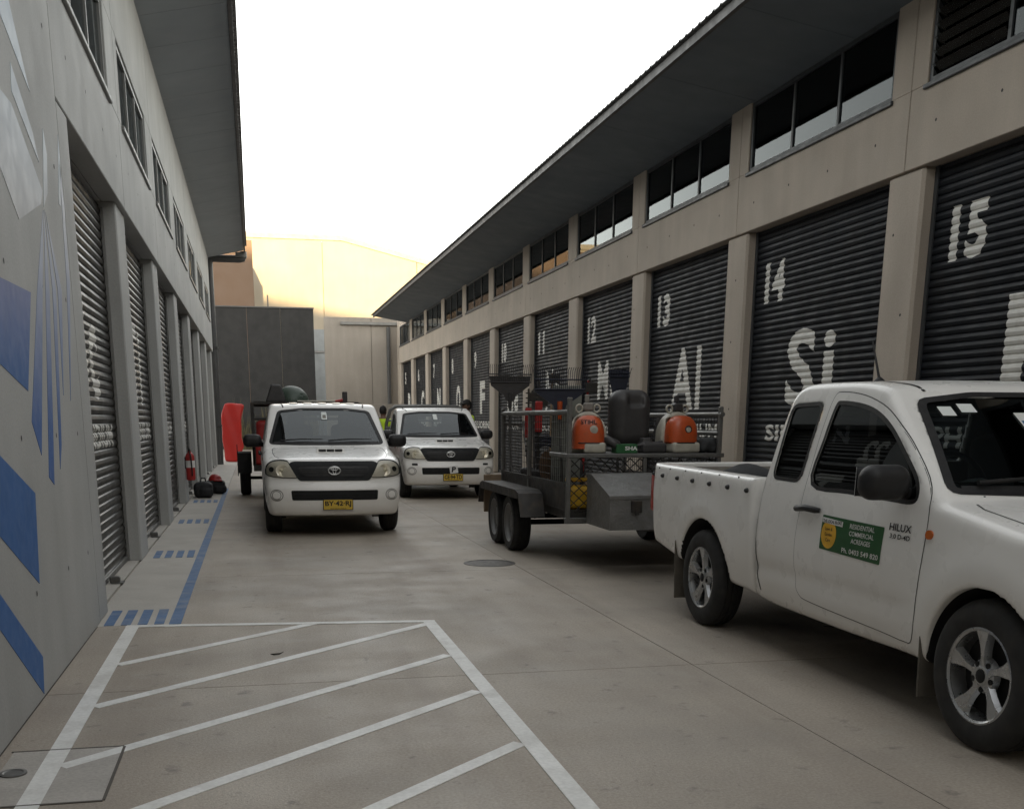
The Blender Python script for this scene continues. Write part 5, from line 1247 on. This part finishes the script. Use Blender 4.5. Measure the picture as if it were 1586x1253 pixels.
# ================================================================== people
K['skin'] = M('skin', (.14, .075, .05), .55); K['hair'] = M('dark_hair', (.012, .010, .009), .7)
K['hivis'] = M('hi_vis_yellow', (.50, .72, .03), .7, var=.08, scale=8); K['navy'] = M('navy_workwear', (.012, .015, .03), .85); K['boot'] = M('work_boots', (.10, .065, .035), .8)
def person(x, y, label, turn, pitch_arm, hat, low_navy=1.18):
    r = empty('person', (x, y, 0), turn, label, 'person', 'workers in hi-vis shirts')
    H = 1.0
    def f(a, b, c):
        # figure faces -y
        hd = elli(a, b, c, (0, -.015, 1.645), (.078, .098, .118))
        hd = smin(hd, elli(a, b, c, (0, -.045, 1.585), (.055, .06, .06)), .03)
        hd = smin(hd, caps(a, b, c, (0, -.108, 1.655), (0, -.122, 1.625), .010, .014), .012)           # nose
        hd = smin(hd, elli(a, b, c, (0, -.098, 1.578), (.026, .012, .009)), .008)                       # mouth
        for s in (-1, 1):
            hd = smin(hd, elli(a, b, c, (s*.080, .0, 1.64), (.012, .024, .034)), .01)                   # ears
            hd = smax(hd, -elli(a, b, c, (s*.032, -.112, 1.662), (.020, .018, .012)), .012)             # eye sockets
        d = smin(hd, caps(a, b, c, (0, .015, 1.46), (0, 0, 1.56), .056, .052), .03)
        d = smin(d, caps(a, b*1.35, c, (-.13, .0, 1.37), (.13, .0, 1.37), .105), .05)
        d = smin(d, caps(a, b*1.25, c, (0, 0, 1.33), (0, 0, 1.02), .155, .135), .08)
        d = smin(d, caps(a, b*1.2, c, (-.055, .01, .95), (.055, .01, .95), .125), .07)
        for s in (-1, 1):
            hip = (s*.09, .01, .92); kn = (s*.105, -.02+.03*s, .50); an = (s*.11, .02+.05*s, .09)
            d = smin(d, caps(a, b, c, hip, kn, .092, .062), .04); d = smin(d, caps(a, b, c, kn, an, .062, .045), .02)
            d = smin(d, rbox(a, b, c, (an[0], an[1]-.06, .045), (.045, .135, .045), .03), .03)
            el = (s*.245, .02, 1.11); wr = (s*.22, -.02-.22*pitch_arm, 1.11-.24*(1-pitch_arm)-.02)
            d = smin(d, caps(a, b, c, (s*.195, 0, 1.38), el, .056, .043), .04); d = smin(d, caps(a, b, c, el, wr, .042, .028), .02)
            w = np.array(wr); dr = (w-np.array(el)); dr /= np.linalg.norm(dr); side = np.array([1., 0, 0]); pm = w+dr*.085
            d = smin(d, caps(a, b, c, tuple(w+dr*.02), tuple(pm), .026, .030), .02)
            for k, (o, L) in enumerate(((-.026, .060), (-.009, .070), (.009, .066), (.026, .052))):
                p0 = pm+side*o; p1 = p0+dr*L*.55+np.array([0, -.008, -.004]); p2 = p1+dr*L*.4+np.array([0, -.016, -.006])
                d = smin(d, caps(a, b, c, tuple(p0), tuple(p1), .0095, .0085), .004); d = smin(d, caps(a, b, c, tuple(p1), tuple(p2), .0085, .0075), .003)
            t0 = w+dr*.035-side*s*.024; t1 = t0+dr*.045-side*s*.030
            d = smin(d, caps(a, b, c, tuple(t0), tuple(t1), .012, .009), .006)
        return d
    def mf(c):
        a, b, z = c.T; arm = (np.abs(a) > .195) & (z < 1.40)
        out = np.where(z > 1.455, 0, np.where(z > low_navy, 1, np.where(z > .10, 2, 3)))
        return np.where(arm & (z < 1.20) & (z > .7) & (np.abs(a) > .17), 0, out)
    surf_obj('body', f, (-.36, -.46, -.01), (.36, .26, 1.80), .0135, [K['skin'], K['hivis'], K['navy'], K['boot']], r, mf)
    if hat == 'cap':
        def hc(a, b, c): return smin(np.maximum(elli(a, b, c, (0, -.005, 1.665), (.092, .115, .125)), 1.675-c), np.maximum(rbox(a, b, c, (0, -.14, 1.69), (.07, .075, .010), .009), -9), .02)
        surf_obj('cap', hc, (-.13, -.25, 1.64), (.13, .16, 1.82), .010, K['hair'], r)
    def hr(a, b, c): return np.maximum(np.maximum(elli(a, b, c, (0, .002, 1.655), (.088, .108, .122)), -(b+.055+.35*(c-1.70))), 1.575-c)
    surf_obj('hair', hr, (-.13, -.14, 1.54), (.13, .16, 1.82), .011, K['hair'], r)
    m = MB(); 
    for s in (-1, 1): m.lathe([(.011, .0), (.009, .006), (.0005, .008)], (s*.032, -.098, 1.662), (0, -1, 0), 10)
    m.build('eyes', K['hair'], r, 60)
    return r
person(3.14, 27.0, 'worker in plain lime hi-vis shirt between the two parked utes, back turned', rad(150), .3, None, 1.0)
person(4.80, 24.6, 'worker in black cap and lime-and-navy shirt behind the single-cab ute', rad(-70), .6, 'cap', 1.33).scale = (1.05, 1.05, 1.06)
# weeds growing along the foot of the dark wall
K['weed'] = M('dry_weeds', (.085, .075, .035), .8, var=.3, scale=6)
wr_ = random.Random(3); m = MB()
for i in range(420):
    x = wr_.uniform(-.9, 3.2); h = wr_.uniform(.5, 2.6)*(.4+.6*abs(math.sin(x*1.7))); y = 53.6+wr_.uniform(-.35, .2); dx = wr_.uniform(-.3, .3)
    m.add([(x-.014, y, 0), (x+.014, y, 0), (x+dx*.5+.01, y-.05, h*.6), (x+dx, y-.1, h)], [(0, 1, 2, 3)])
tag(m.build('weeds', K['weed']), 'tall dry weeds along the foot of the dark end wall', 'weeds', None, 'stuff')
